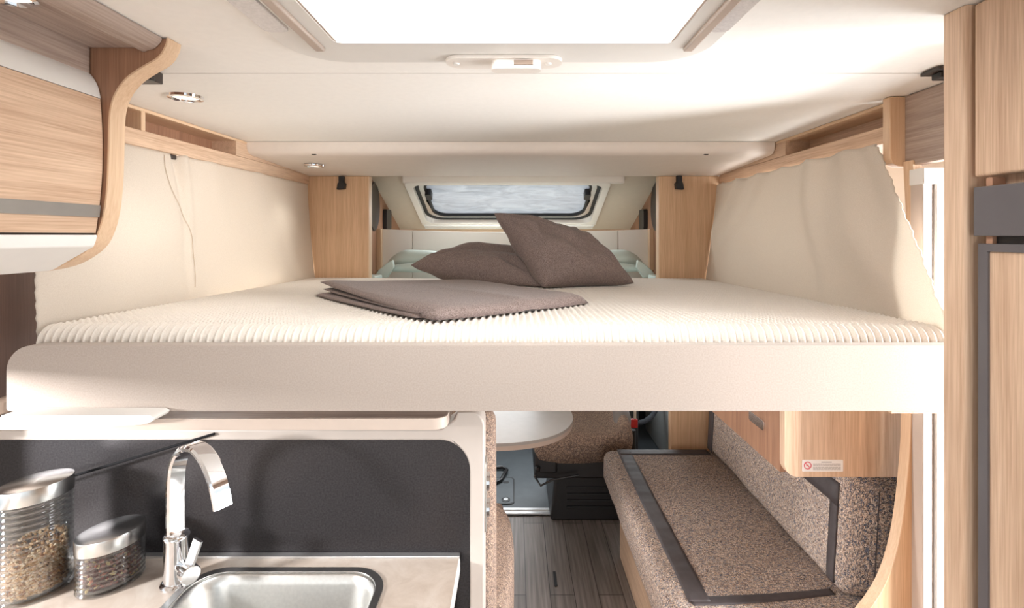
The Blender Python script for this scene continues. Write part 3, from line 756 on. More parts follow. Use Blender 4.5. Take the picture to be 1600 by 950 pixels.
def blanket():
    t = thing('folded_blanket', (-.2, 1.6, MZ), 'folded dark brown blanket lying on the mattress in front of the pillows', 'blanket')
    A, B, C = Vector((-.69, 1.74)), Vector((-.200, 1.175)), Vector((.232, 1.50)); Dd = Vector((-.20, 2.09))
    def layer(name, zoff, lift, A, B, C, Dd, th, drape=0):
        def top(s):
            def f(u, v):     # u: A->B, v: towards C/D
                p = A*(1-u)*(1-v)+B*u*(1-v)+C*u*v+Dd*(1-u)*v
                U, V = 2*u-1, 2*v-1
                # rounded corners
                k = 1-.035*max(0, abs(U)+abs(V)-1.55)/.45
                c = (A+B+C+Dd)/4; p = c+(p-c)*k
                e = (max(0, 1-abs(U)**14)*max(0, 1-abs(V)**14))**.5
                l = lift*(1-u)**1.6*(1-v)**2
                zb = zoff*(1-drape*u**2.5); z = MZ+.006+zb+l+((zoff-zb+th) if s > 0 else 0)*e+(.004*noise.noise(Vector((p.x*5, p.y*5, zoff*9)))*e+.004*math.exp(-((v-.45-.1*u)/.05)**2)*u*s if s > 0 else 0)
                return (p.x, p.y, z)
            return f
        g = G().grid(top(1), 40, 40).grid(top(-1), 40, 40)
        o = mesh(name, g, brown_fab, t, angle=180)
        bm = bmesh.new(); bm.from_mesh(o.data); bmesh.ops.remove_doubles(bm, verts=bm.verts, dist=.0005)
        bmesh.ops.recalc_face_normals(bm, faces=bm.faces); bm.to_mesh(o.data); bm.free()
    layer('bottom_layer', 0, .0, A+Vector((-.0, -.02)), B+Vector((-.03, .035)), C+Vector((-.05, .03)), Dd, .009)
    layer('middle_layer', .010, .008, A+Vector((.02, 0)), B+Vector((-.03, .045)), C+Vector((-.06, .03)), Dd, .006)
    layer('top_layer', .0165, .022, A+Vector((.0, .03)), B+Vector((.01, .004)), C, Dd, .012, 1)
blanket()

# ------------------------------------------------------------------ kitchen
KD = 1.157
t = thing('kitchen_divider', (-.6, KD, FZ), 'upright kitchen divider with dark brushed backsplash in a white rounded frame', 'partition')
# backsplash
mesh('backsplash', G().box(-1.19, X_(742, KD), KD, KD+.012, FZ, Z_(660, KD)), backsplash_m, t, label='dark brushed backsplash')
# frame: horizontal band with a large fillet into the right upright
xi, zi = X_(735, KD), Z_(684, KD); xo, zo = X_(757, KD), Z_(641, KD)
r = .068
ins = [(xi, FZ)]+[(xi-r+r*math.cos(a), zi-r+r*math.sin(a)) for a in [k*PI/2/10 for k in range(11)]]+[(-1.185, zi)]
r2 = .03
outs = [(-1.185, Z_(668, KD)), (X_(690, KD), Z_(668, KD)), (X_(712, KD), Z_(652, KD)), (X_(716, KD), zo)]+[(xo-r2+r2*math.cos(a), zo-r2+r2*math.sin(a)) for a in [PI/2-k*PI/2/6 for k in range(7)]]+[(xo, FZ)]
mesh('frame', G().prism(ins+outs, 1, KD-.014, KD+.05), frame_m, t, bevel=.004, seg=3, label='white frame with a rounded upper corner')
# tray shelf on top
tr = rrect(-1.10, X_(697, 1.09), 1.09, 1.205, .02, 6, rs=(.0, .03, .01, 0))
g = G().holed(tr, rrect(-1.09, X_(694, 1.09), 1.094, 1.20, .02, 6, rs=(.0, .028, .01, 0)), 2, Z_(672, 1.09), Z_(655, 1.09))
mesh('shelf_rim', g, beige_pl, t, bevel=.002)
mesh('shelf_board', G().prism(rrect(-1.09, X_(694, 1.09), 1.094, 1.20, .02, 6, rs=(0, .028, .01, 0)), 2, Z_(672, 1.09), Z_(658, 1.09)), grey_wood[0], t)
# socket plate on the side of the upright
sp = mesh('socket_plate', G().prism(rrect(KD-.006, KD+.046, Z_(832, KD), Z_(722, KD), .01, 4), 0, xo, xo+.004), silver, t, bevel=.001, label='silver socket plate')
for zc in (758, 800):
    mesh('socket', G().lathe([(.0, .004), (.014, .004), (.016, .009), (.021, .009), (.023, .0)], (xo+.002, KD+.02, Z_(zc, KD)), axis=0, seg=24), chrome, sp)

t = thing('kitchen_unit', (-.6, .7, FZ), 'kitchen base unit at the lower left carrying the stone-look worktop', 'cabinet')
g = G().box(-1.19, -.15, -.3, KD-.016, FZ+.09, -1.0).box(-1.19, -.18, -.3, KD-.016, FZ, FZ+.09).box(-.17, -.15, -.3, KD-.016, -1.0, -.748).box(-1.19, -.15, KD-.04, KD-.016, -1.0, -.748).box(-1.19, -.15, -.3, -.28, -1.0, -.748)
mesh('carcass', g, oak[2], t)
mesh('door', G().box(-.15, -.135, -.28, KD-.03, FZ+.1, -.77), cream, t, bevel=.002)
WZ = -.72
sx0, sx1, sy0, sy1 = -.685, -.268, .70, 1.108
t = thing('worktop', (-.6, .7, WZ-.028), 'beige stone-look kitchen worktop with white edging around the sink', 'worktop')
g = G().holed([(-1.19, -.3), (X_(718, KD), -.3), (X_(718, KD), KD-.017), (-1.19, KD-.017)], rrect(sx0+.008, sx1-.008, sy0+.008, sy1-.008, .07, 8), 2, WZ-.028, WZ)
mesh('slab', g, stone, t)
mesh('edging', G().box(X_(718, KD), X_(718, KD)+.003, -.3, KD-.017, WZ-.028, WZ+.0003), white, t, label='white edging')
mesh('wall_profile', G().box(-1.19, X_(719, KD), KD-.017, KD-.001, WZ-.02, WZ+.005), alu, t, bevel=.001, label='thin metal wall profile')
# sink
t = thing('sink', ((sx0+sx1)/2, .9, WZ-.14), 'stainless steel sink with rounded corners set into the worktop', 'sink')
mesh('rim', G().holed(rrect(sx0, sx1, sy0, sy1, .075, 10), rrect(sx0+.016, sx1-.016, sy0+.016, sy1-.016, .062, 10), 2, WZ-.002, WZ+.003), steel, t, bevel=.0015)
ringsz = [(WZ+.001, .015, .063), (WZ-.004, .020, .06), (WZ-.02, .026, .058), (WZ-.09, .036, .055), (WZ-.115, .045, .05), (WZ-.128, .065, .04), (WZ-.13, .10, .03)]
g = G(); rings = []
for z, i, r in ringsz: rings.append([(x, y, z) for x, y in rrect(sx0+i, sx1-i, sy0+i, sy1-i, r, 8)])
n = len(rings[0]); vs = [p for rg in rings for p in rg]
fs = [(j*n+k, j*n+(k+1) % n, (j+1)*n+(k+1) % n, (j+1)*n+k) for j in range(len(rings)-1) for k in range(n)]+[tuple(range((len(rings)-1)*n, len(rings)*n))]
g.add(vs, fs); b = mesh('basin', g, sink_steel, t, angle=60)
mm = b.modifiers.new('s', 'SOLIDIFY'); mm.thickness = .001; mm.offset = 1
mesh('drain', G().lathe([(0, .001), (.02, .001), (.022, .004), (.032, .004), (.034, .0)], ((sx0+sx1)/2, .9, WZ-.131), seg=28), chrome, t)

# tap
fx, fy = X_(276, 1.06), 1.06
t = thing('tap', (fx, fy, WZ), 'tall chrome kitchen tap with a flat arched spout beside the sink', 'tap')
mesh('base_ring', G().lathe([(.030, 0), (.030, .004), (.0265, .008), (.024, .009)], (fx, fy, WZ), seg=32), chrome, t)
mesh('body', G().lathe([(.0235, .004), (.0235, .094), (.0245, .096), (.0245, .1), (.022, .104), (.017, .106)], (fx, fy, WZ), seg=36), chrome, t)
dv = Vector((.86, -.50, 0)).normalized(); wv = Vector((.50, .86, 0))
sp2 = [(-.003, .09), (-.004, .15), (-.003, .205), (.004, .246), (.024, .277), (.055, .295), (.088, .296), (.120, .280), (.145, .253), (.160, .224), (.167, .202)]
sp2 = smooth([(a, b, 0) for a, b in sp2], 6)
path = [Vector((fx, fy, WZ))+dv*a+Vector((0, 0, 1))*b for a, b, _ in sp2]
mesh('spout', G().strip(path, wv, .036, .012), chrome, t, angle=30)
hx = Vector((fx, fy, WZ+.045))
hd = Vector((.80, -.60, 0)).normalized()
mesh('valve', G().tube([hx+hd*.015, hx+hd*.055], .0115, 24), chrome, t, angle=30)
mesh('cap', G().tube([hx+hd*.050, hx+hd*.052, hx+hd*.070, hx+hd*.072], [.016, .0185, .0185, .017], 28), chrome, t, angle=30)
lp = hx+hd*.060+Vector((0, 0, .012))
mesh('lever', G().strip([lp, lp+Vector((.020, -.002, .056))], Vector((.95, -.3, -.25)), .022, .006), chrome, t, angle=30)

# jars
def jar(c, a, b, rot, h, lidh, ribs, label, fill):
    t = thing('storage_jar', c, label, 'jar', 'ribbed glass storage jars with steel lids')
    prof = [(0, .003), (.86, .003), (.95, .001), (1.0, .006)]
    body = h-lidh; n = ribs*8
    for i in range(n+1):
        z = .006+(body-.010)*i/n
        prof.append((1.0+.06*abs(math.cos(PI*i/8))-.06, z))
    inner = [(.93, body-.004), (.93, .010), (.88, .007), (0, .007)]
    mesh('glass_body', G().lathe(prof+inner, c, seg=64, ax=a, ay=b, rot=rot), jar_glass, t, angle=180)
    lid = [(.93, body-.002), (1.012, body-.002), (1.015, body), (1.015, h-.003), (1.0, h-.0005), (.97, h), (0, h)]
    lc = NT('brushed_lid_painted_sheen'); tc = lc.n('ShaderNodeTexCoord'); mp = lc.n('ShaderNodeMapping'); mp.inputs['Rotation'].default_value = (0, 0, -rot)
    lc.l(tc.outputs['Object'], mp.inputs['Vector']); gr = lc.n('ShaderNodeTexGradient', gradient_type='RADIAL'); lc.l(mp.outputs[0], gr.inputs['Vector'])
    mu = lc.n('ShaderNodeMath', operation='MULTIPLY'); mu.inputs[1].default_value = 4*PI; lc.l(gr.outputs['Fac'], mu.inputs[0])
    si = lc.n('ShaderNodeMath', operation='SINE'); lc.l(mu.outputs[0], si.inputs[0])
    lc.l(lc.ramp(si.outputs[0], [(.0, (.50, .50, .49, 1)), (.6, (.68, .68, .67, 1)), (1, (.85, .85, .84, 1))]), lc.b.inputs['Base Color'])  # fan-shaped sheen of the brushing painted into the base colour
    lc.b.inputs['Metallic'].default_value = 1; lc.b.inputs['Roughness'].default_value = .24
    mesh('lid', G().lathe(lid, c, seg=64, ax=a, ay=b, rot=rot), lc.m, t, angle=30, label='brushed steel lid')
    return t
rot = math.radians(58)
J1 = (-.968, 1.035, WZ+.001); J2 = (-.838, 1.062, WZ+.001)
jar(J1, .0600, .0455, rot, .2235, .028, 16, 'tall ribbed glass jar of pale muesli with a steel lid', 0)
jar(J2, .0600, .0455, rot, .111, .026, 8, 'short ribbed glass jar of dried fruit and nuts with a steel lid', 1)
def fill(c, a, b, rot, z1, cols, n, size, name, label, seed):
    rr = random.Random(seed); g = G(); 
    for k in range(n):
        th = rr.random()*2*PI; rad = math.sqrt(rr.random())*.86
        if rr.random() < .75: rad = .78+.12*rr.random()
        zt = z1*(1+.12*math.cos(th-rot)) ; z = .012+(zt-.012)*rr.random()
        u, v = rad*a*math.cos(th), rad*b*math.sin(th)
        x = c[0]+u*math.cos(rot)-v*math.sin(rot); y = c[1]+u*math.sin(rot)+v*math.cos(rot)
        s = size*(.5+rr.random()); 
        M = Matrix.Rotation(rr.random()*6, 3, 'X')@Matrix.Rotation(rr.random()*6, 3, 'Z')
        vs = [Vector(p) for p in ((1, 0, 0), (-1, 0, 0), (0, .8, 0), (0, -.8, 0), (0, 0, .5), (0, 0, -.5), )]
        vs = [M@(q*s)+Vector((x, y, c[2]+z)) for q in vs]
        g.add(vs, [(0, 2, 4), (2, 1, 4), (1, 3, 4), (3, 0, 4), (2, 0, 5), (1, 2, 5), (3, 1, 5), (0, 3, 5)], rr.choices(range(len(cols)), [q[1] for q in cols])[0])
    # packed core
    m = len(cols); g.lathe([(.0, .009), (.72, .010), (.72, z1*.7), (.5, z1*.75), (0, z1*.76)], c, seg=32, ax=a, ay=b, rot=rot, m=0)
    o = mesh(name, g, [plain('%s_%d' % (name, i), q[0], .6, noise_amt=.1) for i, q in enumerate(cols)], flat=True, clean=False)
    tag(o, label, 'food', None, 'stuff')
fill(J1, .055, .041, rot, .098, [(srgb(232, 200, 160), 5), (srgb(214, 170, 120), 4), (srgb(244, 224, 194), 4), (srgb(90, 62, 54), 1), (srgb(170, 116, 76), 2)], 2600, .0036, 'muesli', 'pale oat muesli filling the lower half of the tall glass jar', 3)
fill(J2, .055, .041, rot, .078, [(srgb(96, 52, 50), 6), (srgb(150, 70, 66), 3), (srgb(230, 200, 140), 2), (srgb(120, 74, 70), 3), (srgb(204, 120, 96), 1)], 1100, .0046, 'dried_fruit', 'red dried fruit and nuts filling the short glass jar', 5)
t = mesh('rod', G().tube([at(60, 760, 1.13), at(335, 678, 1.139)], .003, 8), plain('matt_black_rod', srgb(30, 30, 32), .8, spec=.1)); tag(t, 'thin dark rod slanting across the backsplash behind the tall jar', 'rod')

# ------------------------------------------------------------------ tall cabinet on the right
CX = .7
t = thing('tall_cabinet', (.95, .5, FZ), 'tall oak cabinet with overhead door filling the right edge of the view', 'cabinet')
g = G().prism(rrect(CX, 1.19, .797, .838, .004, 4, rs=(.006, 0, 0, .003)), 2, FZ, CZ-.001)
mesh('end_panel', g, oak[2], t, label='oak end panel with rounded edge')
mesh('carcass', G().box(CX+.035, 1.19, -.3, .797, FZ, CZ-.001), oak[2], t)
mesh('upper_door', G().box(CX+.008, CX+.03, .28, .7905, Z_(277, .79), CZ-.004), oak[2], t, bevel=.004, seg=3)
mesh('hinge_block', G().box(CX+.014, CX+.034, .766, .776, Z_(385, .79), Z_(280, .79)), plain('copper_brown_hinge', srgb(186, 142, 116), .4), t, label='small copper-brown hinge strip')
t2 = thing('fridge', (.95, .5, FZ+.02), 'fridge with anthracite control panel and oak door panel in the tall cabinet', 'fridge')
mesh('control_panel', G().box(CX+.005, CX+.03, .25, .788, Z_(369, .79), Z_(293, .79)), anthra, t2, bevel=.0015, label='blank anthracite control panel')
mesh('dark_gap', G().box(CX+.02, CX+.036, .25, .768, Z_(384, .79), Z_(367, .79)), black_pl, t2)
dz1 = Z_(380.5, .785)
fr = mesh('door_frame', G().holed([(.25, FZ+.05), (.7862, FZ+.05), (.7862, dz1), (.25, dz1)], [(.27, FZ+.07), (.770, FZ+.07), (.770, dz1-.012), (.27, dz1-.012)], 0, CX+.010, CX+.034), anthra, t2, bevel=.001, label='anthracite door frame')
mesh('door_inlay', G().box(CX+.014, CX+.032, .27, .770, FZ+.07, dz1-.012), oak[2], fr, label='oak door inlay')

# entrance door frame with fly screen
t = thing('door_1', (1.05, 1.25, FZ), kind='structure')
mesh('inner_stile', G().box(X_(1442, 1.25), X_(1457, 1.25), 1.25, 1.29, FZ, .13), beige_pl, t, bevel=.002)
mesh('outer_stile', G().box(X_(1460.5, 1.25), 1.13, 1.245, 1.29, FZ, .13), white_m, t, bevel=.003)
mesh('groove', G().box(X_(1457, 1.25), X_(1460.5, 1.25), 1.262, 1.285, FZ, .13), dark_pl, t)
mesh('head_rail', G().box(X_(1440, 1.25), 1.14, 1.243, 1.29, .125, .165), white_m, t, bevel=.002)

# ------------------------------------------------------------------ bench on the right
ED = 1.285
L = smooth([(1427, 250), (1433, 400), (1429, 560), (1424, 645), (1422, 700), (1415, 780), (1404, 850), (1387, 905), (1364, 945), (1335, 978), (1300, 1002)], 4)
poly = [(X_(a, ED), Z_(b, ED)) for a, b in L]+[(X_(1300, ED), FZ), (X_(1446, ED), FZ), (X_(1446, ED), .17)]
t = thing('bench_end_panel', (1.0, ED, FZ), 'curved oak end panel rising from the near end of the bench beside the door', 'panel')
mesh('panel', G().prism(poly, 1, ED, ED+.03), oak_post, t, angle=30)
n = len(L); vs = []
for i in range(n):
    p = (X_(L[i][0], ED), Z_(L[i][1], ED))
    for d, y in ((.001, ED-.001), (-.002, ED-.001), (-.002, ED+.031), (.001, ED+.031)): vs.append((p[0]+d, y, p[1]+d*.3))
fs = [(i*4+k, i*4+(k+1) % 4, (i+1)*4+(k+1) % 4, (i+1)*4+k) for i in range(n-1) for k in range(4)]+[(3, 2, 1, 0), tuple((n-1)*4+k for k in range(4))]
g = G(); g.add(vs, fs); mesh('edge_band', g, oak_edge, t, angle=30, label='light oak edge band')

SZ = -1.04; bx0, bx1, by0, by1 = .425, .93, 1.372, 2.50
t = thing('storage_bench', (.8, 1.9, FZ), 'oak base box under the tweed bench seat', 'bench')
mesh('front_board', G().box(.505, .525, 1.40, 2.47, FZ, -1.19), oak[1], t, bevel=.002)
mesh('box', G().box(.525, 1.19, 1.42, 2.47, FZ, -1.2), oak[1], t)
def cushion_x(u): return u
t = thing('seat_cushion', (.7, 1.9, -1.19), 'long tweed bench seat cushion with a dark leather border', 'cushion')
def cush(x0, x1, y0, y1, z0, z1, r, wob=.002):
    g = G(); rings = []
    sec = rrect(x0, x1, z0, z1, r, 5)
    nseg = 60
    for j in range(nseg+1):
        y = y0+(y1-y0)*j/nseg
        e = min(j, nseg-j)*(y1-y0)/nseg; ins = 0
        if e < r: ins = r-math.sqrt(max(0, r*r-(r-e)**2))
        cx, cz = (x0+x1)/2, (z0+z1)/2
        rg = []
        for x, z in sec:
            kx = (abs(x1-x0)/2-ins)/(abs(x1-x0)/2); kz = (abs(z1-z0)/2-ins)/(abs(z1-z0)/2)
            q = wob*noise.noise(Vector((x*9, y*9, z*9)))
            rg.append((cx+(x-cx)*kx+q, y, cz+(z-cz)*kz+q))
        rings.append(rg)
    for a, b in zip(rings[:-1], rings[1:]): g.loft(a, b, cap=False)
    g.add(rings[0], [tuple(range(len(sec)))[::-1]]); g.add(rings[-1], [tuple(range(len(sec)))])
    return g
def fixmerge(o):
    bm = bmesh.new(); bm.from_mesh(o.data); bmesh.ops.remove_doubles(bm, verts=bm.verts, dist=.0003); bmesh.ops.recalc_face_normals(bm, faces=bm.faces); bm.to_mesh(o.data); bm.free()
    o.data.polygons.foreach_set('use_smooth', [True]*len(o.data.polygons))
    return o
fixmerge(mesh('cushion', cush(bx0, 1.10, by0, by1, -1.19, SZ, .038), tweed, t, angle=180))
def wrinkle_band(name, x0, x1, y0, y1, along, parent, z=None, slant=0):
    nn = 90
    def f(u, v):
        x = x0+(x1-x0)*(u if along == 'y' else v); y = y0+(y1-y0)*(v if along == 'y' else u)
        if along == 'y': pass
        s = v
        h = .0032*noise.noise(Vector((x*6, y*34, 1.7)))
        return (x, y+(slant*(x-x0) if along != 'y' else 0), SZ+.003+h)
    g = G().grid(f, 6, nn)
    o = mesh(name, g, leather, parent, angle=180)
    m = o.modifiers.new('s', 'SOLIDIFY'); m.thickness = .006; m.offset = -1
# border as one leather frame
def ring_band(u, v):
    return None
b1 = G().holed([(.492, 1.438), (.925, 1.475), (.925, 2.482), (.492, 2.482)], [(.556, 1.462), (.562, 1.455), (.72, 1.468), (.925-.001, 1.503), (.924, 2.43), (.556, 2.43)], 2, SZ-.003, SZ+.0035)
# subdivide through long wrinkled strips instead of flat faces
wrinkle_band('border_band', .492, .554, 1.45, 2.48, 'y', t)
def nb(u, v):
    x = .50+(.925-.50)*v; a = 1.436+.045*v**1.6; wd = .036-.012*v
    return (x, a+wd*u, SZ+.0035+.001*noise.noise(Vector((x*30, u*3, 0))))
o = mesh('border_band', G().grid(nb, 4, 50), leather, t, angle=180); m = o.modifiers.new('s', 'SOLIDIFY'); m.thickness = .006; m.offset = -1
o = mesh('border_band', G().grid(lambda u, v: (.50+.425*v, 2.425+.055*u, SZ+.0035+.001*noise.noise(Vector((v*12, u*3, 0)))), 4, 50), leather, t, angle=180); m = o.modifiers.new('s', 'SOLIDIFY'); m.thickness = .006; m.offset = -1
# back cushion
t = thing('back_cushion', (1.0, 1.95, SZ), 'tweed bench back cushion with a dark leather border standing against the right wall', 'cushion')
BX = .928
def bcush():
    g = cush(BX, 1.125, 1.445, 2.50, SZ+.002, -.672, .045, .003)
    # the near upper corner leans back towards the wall
    g.v = [(x+.02*max(0, (z+1.0))/.35, y, z) for x, y, z in g.v]
    return g
fixmerge(mesh('cushion', bcush(), tweed, t, angle=180))
def bface(y, z): return (BX+.02*max(0, (z+1.0))/.35-.0025, y, z)
def band(f, nu, nv):
    o = mesh('border_band', G().grid(f, nu, nv), leather, t, angle=180); m = o.modifiers.new('s', 'SOLIDIFY'); m.thickness = .005; m.offset = 0
band(lambda u, v: bface(1.488+.034*u+.002*noise.noise(Vector((0, v*9, u))), SZ+.03+(-.785-(SZ+.03))*v), 3, 20)
band(lambda u, v: bface(1.488+.75*v*1.3, -.785+.065*u), 3, 30)
band(lambda u, v: bface(2.41+.05*u, SZ+.02+(-.70-SZ-.02)*v), 3, 20)
mesh('piping', G().tube([(BX+.085+.02*max(0, (z+1.0))/.35, 1.446, z) for z in [SZ+.05+.03*k for k in range(10)]], .0022, 6), leather, t, label='dark seam on the near end')

# cupboard above the bench
t = thing('side_cupboard', (.9, 1.9, -.657), 'oak cupboard box above the bench back with a small warning sticker', 'cupboard')
c0 = X_(1220, 1.42); c1 = X_(1407, 1.42)
mesh('side_board', G().box(c0-.001, c0+.02, 1.421, 2.45, -.657, -.40), brown_shade_oak, t, label='darker oak side board')
fb = mesh('front_panel', G().prism(rrect(c0-.003, c1, Z_(738.5, 1.42), -.40, .03, 6, rs=(.035, .002, .002, .002)), 1, 1.395, 1.42), oak[2], t, bevel=.0015)
mesh('bottom_board', G().box(c0+.02, c1, 1.42, 2.45, -.657, -.64), oak[1], t)
mesh('handle', G().prism(rrect(1.505, 1.60, Z_(663, 1.56), Z_(648, 1.56), .008, 5), 0, c0-.007, c0), chrome, t, bevel=.002, label='small chrome recessed handle')
D = 1.395
st = mesh('sticker', G().prism(rrect(X_(1253, D), X_(1317, D), Z_(736.5, D), Z_(718.5, D), .002, 3), 1, D-.0012, D+.0002), paper, fb, label='white warning sticker with a red prohibition sign')
t0 = fb
cxs, czs, rs = X_(1261.5, D), Z_(727, D), .0105
ring = [(rs*math.cos(2*PI*k/32), rs*math.sin(2*PI*k/32)) for k in range(32)]; ringi = [(p[0]*.78, p[1]*.78) for p in ring]
g = G().holed([(cxs+a, czs+b) for a, b in ring], [(cxs+a, czs+b) for a, b in ringi], 1, D-.002, D-.001)
q = .7071; wdt = .0012
g.prism([(cxs-q*rs*.85+wdt*q, czs+q*rs*.85+wdt*q), (cxs+q*rs*.85+wdt*q, czs-q*rs*.85+wdt*q), (cxs+q*rs*.85-wdt*q, czs-q*rs*.85-wdt*q), (cxs-q*rs*.85-wdt*q, czs+q*rs*.85-wdt*q)], 1, D-.0022, D-.0012)
g.box(cxs-.004, cxs+.003, D-.0018, D-.0012, czs-.001, czs+.001)
mesh('prohibition_sign', g, pinkred, t0, label='red prohibition sign')
g = G(); rr = random.Random(4)
g.box(X_(1283, D), X_(1299, D), D-.0018, D-.001, Z_(722.4, D), Z_(721.2, D))
for k, yy in enumerate((724.3, 726.3, 729.3, 731.3, 733.3)):
    x = 1270
    while x < 1312:
        ln = 2+rr.random()*4
        g.box(X_(x, D), X_(min(x+ln, 1313), D), D-.0018, D-.001, Z_(yy+.85, D), Z_(yy, D)); x += ln+.8
mesh('print_lines', g, grey_print, t0, label='grey small print')
struct('wall_bench_shade', G().box(1.125, 1.16, 1.32, 2.7, -1.1, -.38), dark_pl)  # dark slab standing in for the shadow on the wall beside the cushion
# lower partition at the far end of the bench
t = mesh('low_partition', G().box(X_(1048, 2.56), X_(1130, 2.56), 2.56, 2.6, FZ, -.36), oak_post, bevel=.002)
t.data.transform(Matrix.Identity(4)); 
tag(t, 'oak board behind the far end of the bench', 'panel')

# ------------------------------------------------------------------ left dinette seat behind the kitchen divider
t = thing('dinette_bench', (-.5, 1.5, FZ), 'brown tweed dinette seat half hidden behind the kitchen divider', 'seat')
def backr():
    g = cush(-.95, -.048, 1.225, 1.345, -1.25, -.43, .04, .003); return g
fixmerge(mesh('backrest', backr(), tweed_brown, t, angle=180))
def seatc():
    pts = [(-.95, 1.33), (-.07, 1.33), (-.035, 1.345), (-.020, 1.40), (-.006, 1.52), (-.004, 1.66), (-.012, 1.78), (-.03, 1.85), (-.06, 1.885), (-.12, 1.90), (-.95, 1.90)]
    pts2 = smooth(pts[:1]+pts[1:], 3)
    c = Vector((-.45, 1.6)); g = G(); rings = []
    for z, k in ((-1.20, .97), (-1.195, .985), (-1.17, .998), (-1.12, 1.0), (-1.03, 1.0), (-1.005, .993), (-.99, .975), (-.982, .94)):
        rings.append([(c.x+(p[0]-c.x)*k, c.y+(p[1]-c.y)*k, z) for p in pts2])
    for a, b in zip(rings[:-1], rings[1:]): g.loft(a, b, cap=False)
    g.add(rings[0], [tuple(range(len(pts2)))[::-1]]); g.add(rings[-1], [tuple(range(len(pts2)))])
    return g
fixmerge(mesh('seat', seatc(), tweed_brown, t, angle=180))
mesh('base', G().box(-.95, -.10, 1.22, 1.82, FZ, -1.19), oak[1], t, bevel=.003)

# table
t = thing('dinette_table', (-.3, 2.2, FZ), 'pale grey dinette table with a rounded corner above the dark cab seat', 'table')
TZ = -.80
top = smooth([(-.95, 1.965), (-.3, 1.965), (-.1, 1.967), (.03, 1.985), (.13, 2.03), (.20, 2.10), (.245, 2.20), (.255, 2.32), (.23, 2.45)], 4)+[(-.95, 2.45)]
mesh('tabletop', G().prism(top, 2, TZ-.012, TZ), plain('pale_grey_laminate', srgb(168, 164, 160), .4, noise_amt=.03), t)
mesh('edge', G().prism([(-.12+(x+.12)*.997, 2.2+(y-2.2)*.995) for x, y in top], 2, TZ-.03, TZ-.011), beige_pl, t, label='beige table edge')
mesh('leg', G().tube([(-.35, 2.2, FZ), (-.35, 2.2, TZ-.03)], .035, 20), alu, t)
mesh('support_arm', G().tube([(-.30, 2.9, FZ+.08), (-.10, 2.98, FZ+.02), (.0, 3.3, FZ+.1), (-.10, 3.34, FZ+.1), (-.4, 3.2, FZ+.08)], .012, 8), black_pl, t) if False else None
o = mesh('seat_rail', G().tube([(-.32, 2.98, FZ+.012), (-.09, 3.22, FZ+.012), (-.055, 3.36, FZ+.012), (-.085, 3.40, FZ+.012), (-.2, 3.38, FZ+.012)], .012, 8), black_pl)
tag(o, 'bent black metal bar on the cab floor beyond the table', 'bar')

# ------------------------------------------------------------------ cab: threshold, hatch, swivel seat, belt
o = mesh('door_sill', G().box(-1.0, .9, 2.83, 2.905, FZ, FZ+.006).box(-1.0, .9, 2.83, 2.84, FZ, FZ+.014).box(-1.0, .9, 2.872, 2.88, FZ, FZ+.012), alu, bevel=.001)
tag(o, 'bright aluminium sill strip between the plank floor and the cab floor', 'sill')
t = thing('floor_hatch', (-.12, 3.15, FZ), 'grey hatch outlined in black with a round lock in the cab floor', 'hatch')
ho = rrect(-.4, -.005, 2.955, 3.28, .03, 5); hi = rrect(-.392, -.013, 2.963, 3.272, .025, 5)
mesh('outline', G().holed(ho, hi, 2, FZ-.002, FZ+.001), rubber, t)
mesh('cover', G().prism(hi, 2, FZ-.003, FZ+.0015), cab_floor_mat, t)
lk = mesh('lock', G().lathe([(.026, 0), (.026, .003), (.02, .004), (.018, .002)], (-.055, 3.0, FZ+.001), seg=24), rubber, t)
mesh('lock_core', G().lathe([(.014, 0), (.014, .006), (.0, .006)], (-.055, 3.0, FZ+.001), seg=24), alu, lk)
mesh('cover_tab', G().prism(rrect(-.075, -.04, 3.2, 3.225, .008, 3), 2, FZ+.001, FZ+.003), rubber, t)

t = thing('cab_seat', (.45, 3.0, FZ), 'tweed swivel cab seat on a black ribbed pedestal beyond the bench', 'seat')
g = G().prism([(.19, FZ), (.60, FZ), (.62, -1.28), (.22, -1.24)], 1, 2.78, 3.2)
pd = mesh('pedestal', g, black_pl, t, bevel=.015)
for k in range(4):
    mesh('pedestal_rib', G().box(.28, .58, 2.772, 2.782, FZ+.07+.035*k, FZ+.083+.035*k), rubber, pd, bevel=.002)
g = G().box(.10, .60, 2.70, 3.2, -1.285, -1.15).box(.10, .22, 2.66, 2.80, -1.24, -1.12)
sm = mesh('swivel_mechanism', g, black_pl, t, bevel=.012)
mesh('swivel_lever', G().tube([(.10, 2.66, -1.25), (.13, 2.62, -1.28), (.19, 2.64, -1.26), (.33, 2.65, -1.24)], .006, 8), black_pl, sm)
mesh('release_knob', G().lathe([(0, 0), (.014, 0), (.017, .012), (.012, .02), (0, .022)], (.115, 2.645, -1.215), seg=16), black_pl, sm)
def seatshape():
    g = G(); rings = []
    sec = smooth([(.12, -1.20), (.25, -1.225), (.42, -1.222), (.58, -1.20), (.655, -1.16), (.668, -1.10), (.66, -1.03), (.635, -.985), (.60, -.99), (.56, -1.035), (.42, -1.045), (.25, -1.045), (.12, -1.04), (.085, -1.12)], 3)
    for y, k, dz in ((2.64, .82, -.03), (2.645, .9, -.02), (2.67, .97, -.008), (2.72, 1, 0), (2.9, 1.0, 0), (3.1, 1, -.01)):
        c = (.38, -1.11); rings.append([(c[0]-.03+(x-c[0])*(.5+.5*k)*.93, y, c[1]+(z-c[1])*k*.85+dz+.045) for x, z in sec])
    for a, b in zip(rings[:-1], rings[1:]): g.loft(a, b, cap=False)
    g.add(rings[0], [tuple(range(len(sec)))[::-1]]); g.add(rings[-1], [tuple(range(len(sec)))])
    return g
fixmerge(mesh('seat_pad', seatshape(), tweed_brown, t, angle=180))
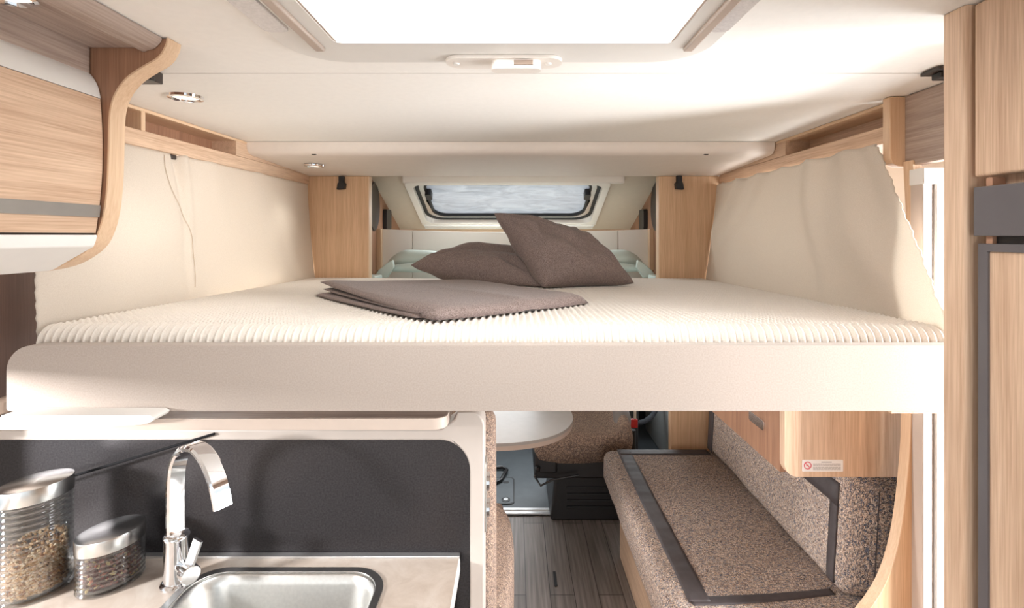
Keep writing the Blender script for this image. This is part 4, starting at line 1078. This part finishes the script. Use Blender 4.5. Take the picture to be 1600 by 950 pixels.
mesh('side_bolster', G().tube(smooth([(.555, 2.67, -1.06), (.570, 2.73, -1.01), (.580, 2.80, -.975), (.59, 3.0, -.96)], 4), [.035+.012*math.sin(k/12*PI) for k in range(13)], 14), plain('grey_leather_bolster', srgb(120, 112, 108), .5), t, label='grey leather side bolster')
fixmerge(mesh('seat_back', cush(.12, .64, 3.05, 3.19, -1.05, -.42, .05), tweed_brown, t, angle=180))

t = thing('seat_belt_buckle', (.69, 3.0, -1.3), 'red-topped seat belt buckle beside the cab seat', 'buckle')
D = 3.0
mesh('stalk', G().tube([at(990, 720, D), at(989, 672, D)], .016, 10), black_pl, t)
mesh('buckle_body', G().box(X_(984, D), X_(996, D), D-.012, D+.012, Z_(668, D), Z_(654.5, D)), red, t, bevel=.004, label='red buckle')
mesh('belt_tongue', G().box(X_(990, D), X_(994, D), D-.003, D+.003, Z_(655, D), Z_(636, D)), alu, t)
# steering wheel, door trim
D = 3.75
t = thing('steering_wheel', (.75, D, -1.2), 'grey steering wheel rim partly visible in front of the cab door', 'steering wheel')
c = Vector((.85, 3.62, -1.12))
R_ = .18; tilt = math.radians(55)
ringp = [c+Vector((R_*math.cos(a)*.9, R_*math.sin(a)*.35, R_*math.sin(a))) for a in [2*PI*k/48 for k in range(49)]]
mesh('rim', G().tube(ringp, .017, 12, cap=False), plain('grey_wheel_rim', srgb(98, 104, 116), .4), t)
mesh('hub', G().lathe([(0, -.03), (.05, -.03), (.06, 0), (0, .02)], (c.x, c.y, c.z), axis=1, seg=24), dark_cab, t)
for a in (.4, 2.7, -1.57):
    mesh('spoke', G().tube([c, c+Vector((R_*math.cos(a)*.9, R_*math.sin(a)*.35, R_*math.sin(a)))], .012, 8), dark_cab, t)
o = mesh('door_trim', G().prism([(3.2, FZ), (4.1, FZ), (4.1, -.80), (3.2, -.80)], 0, 1.04, 1.10), grey_cab, bevel=.01)
tag(o, 'pale grey cab door lining behind the steering wheel', 'door lining')
o = mesh('centre_console', G().box(.62, .80, 3.3, 4.1, FZ, -.9), dark_cab, bevel=.03)
tag(o, 'dark console standing behind the seat belt buckle', 'console')
o = mesh('floor_latch', G().prism(rrect(X_(865, 2.31), X_(869.5, 2.31), 2.26, 2.36, .004, 3), 2, FZ, FZ+.003), black_pl)
tag(o, 'small black slot plate in the grey plank floor', 'floor plate')
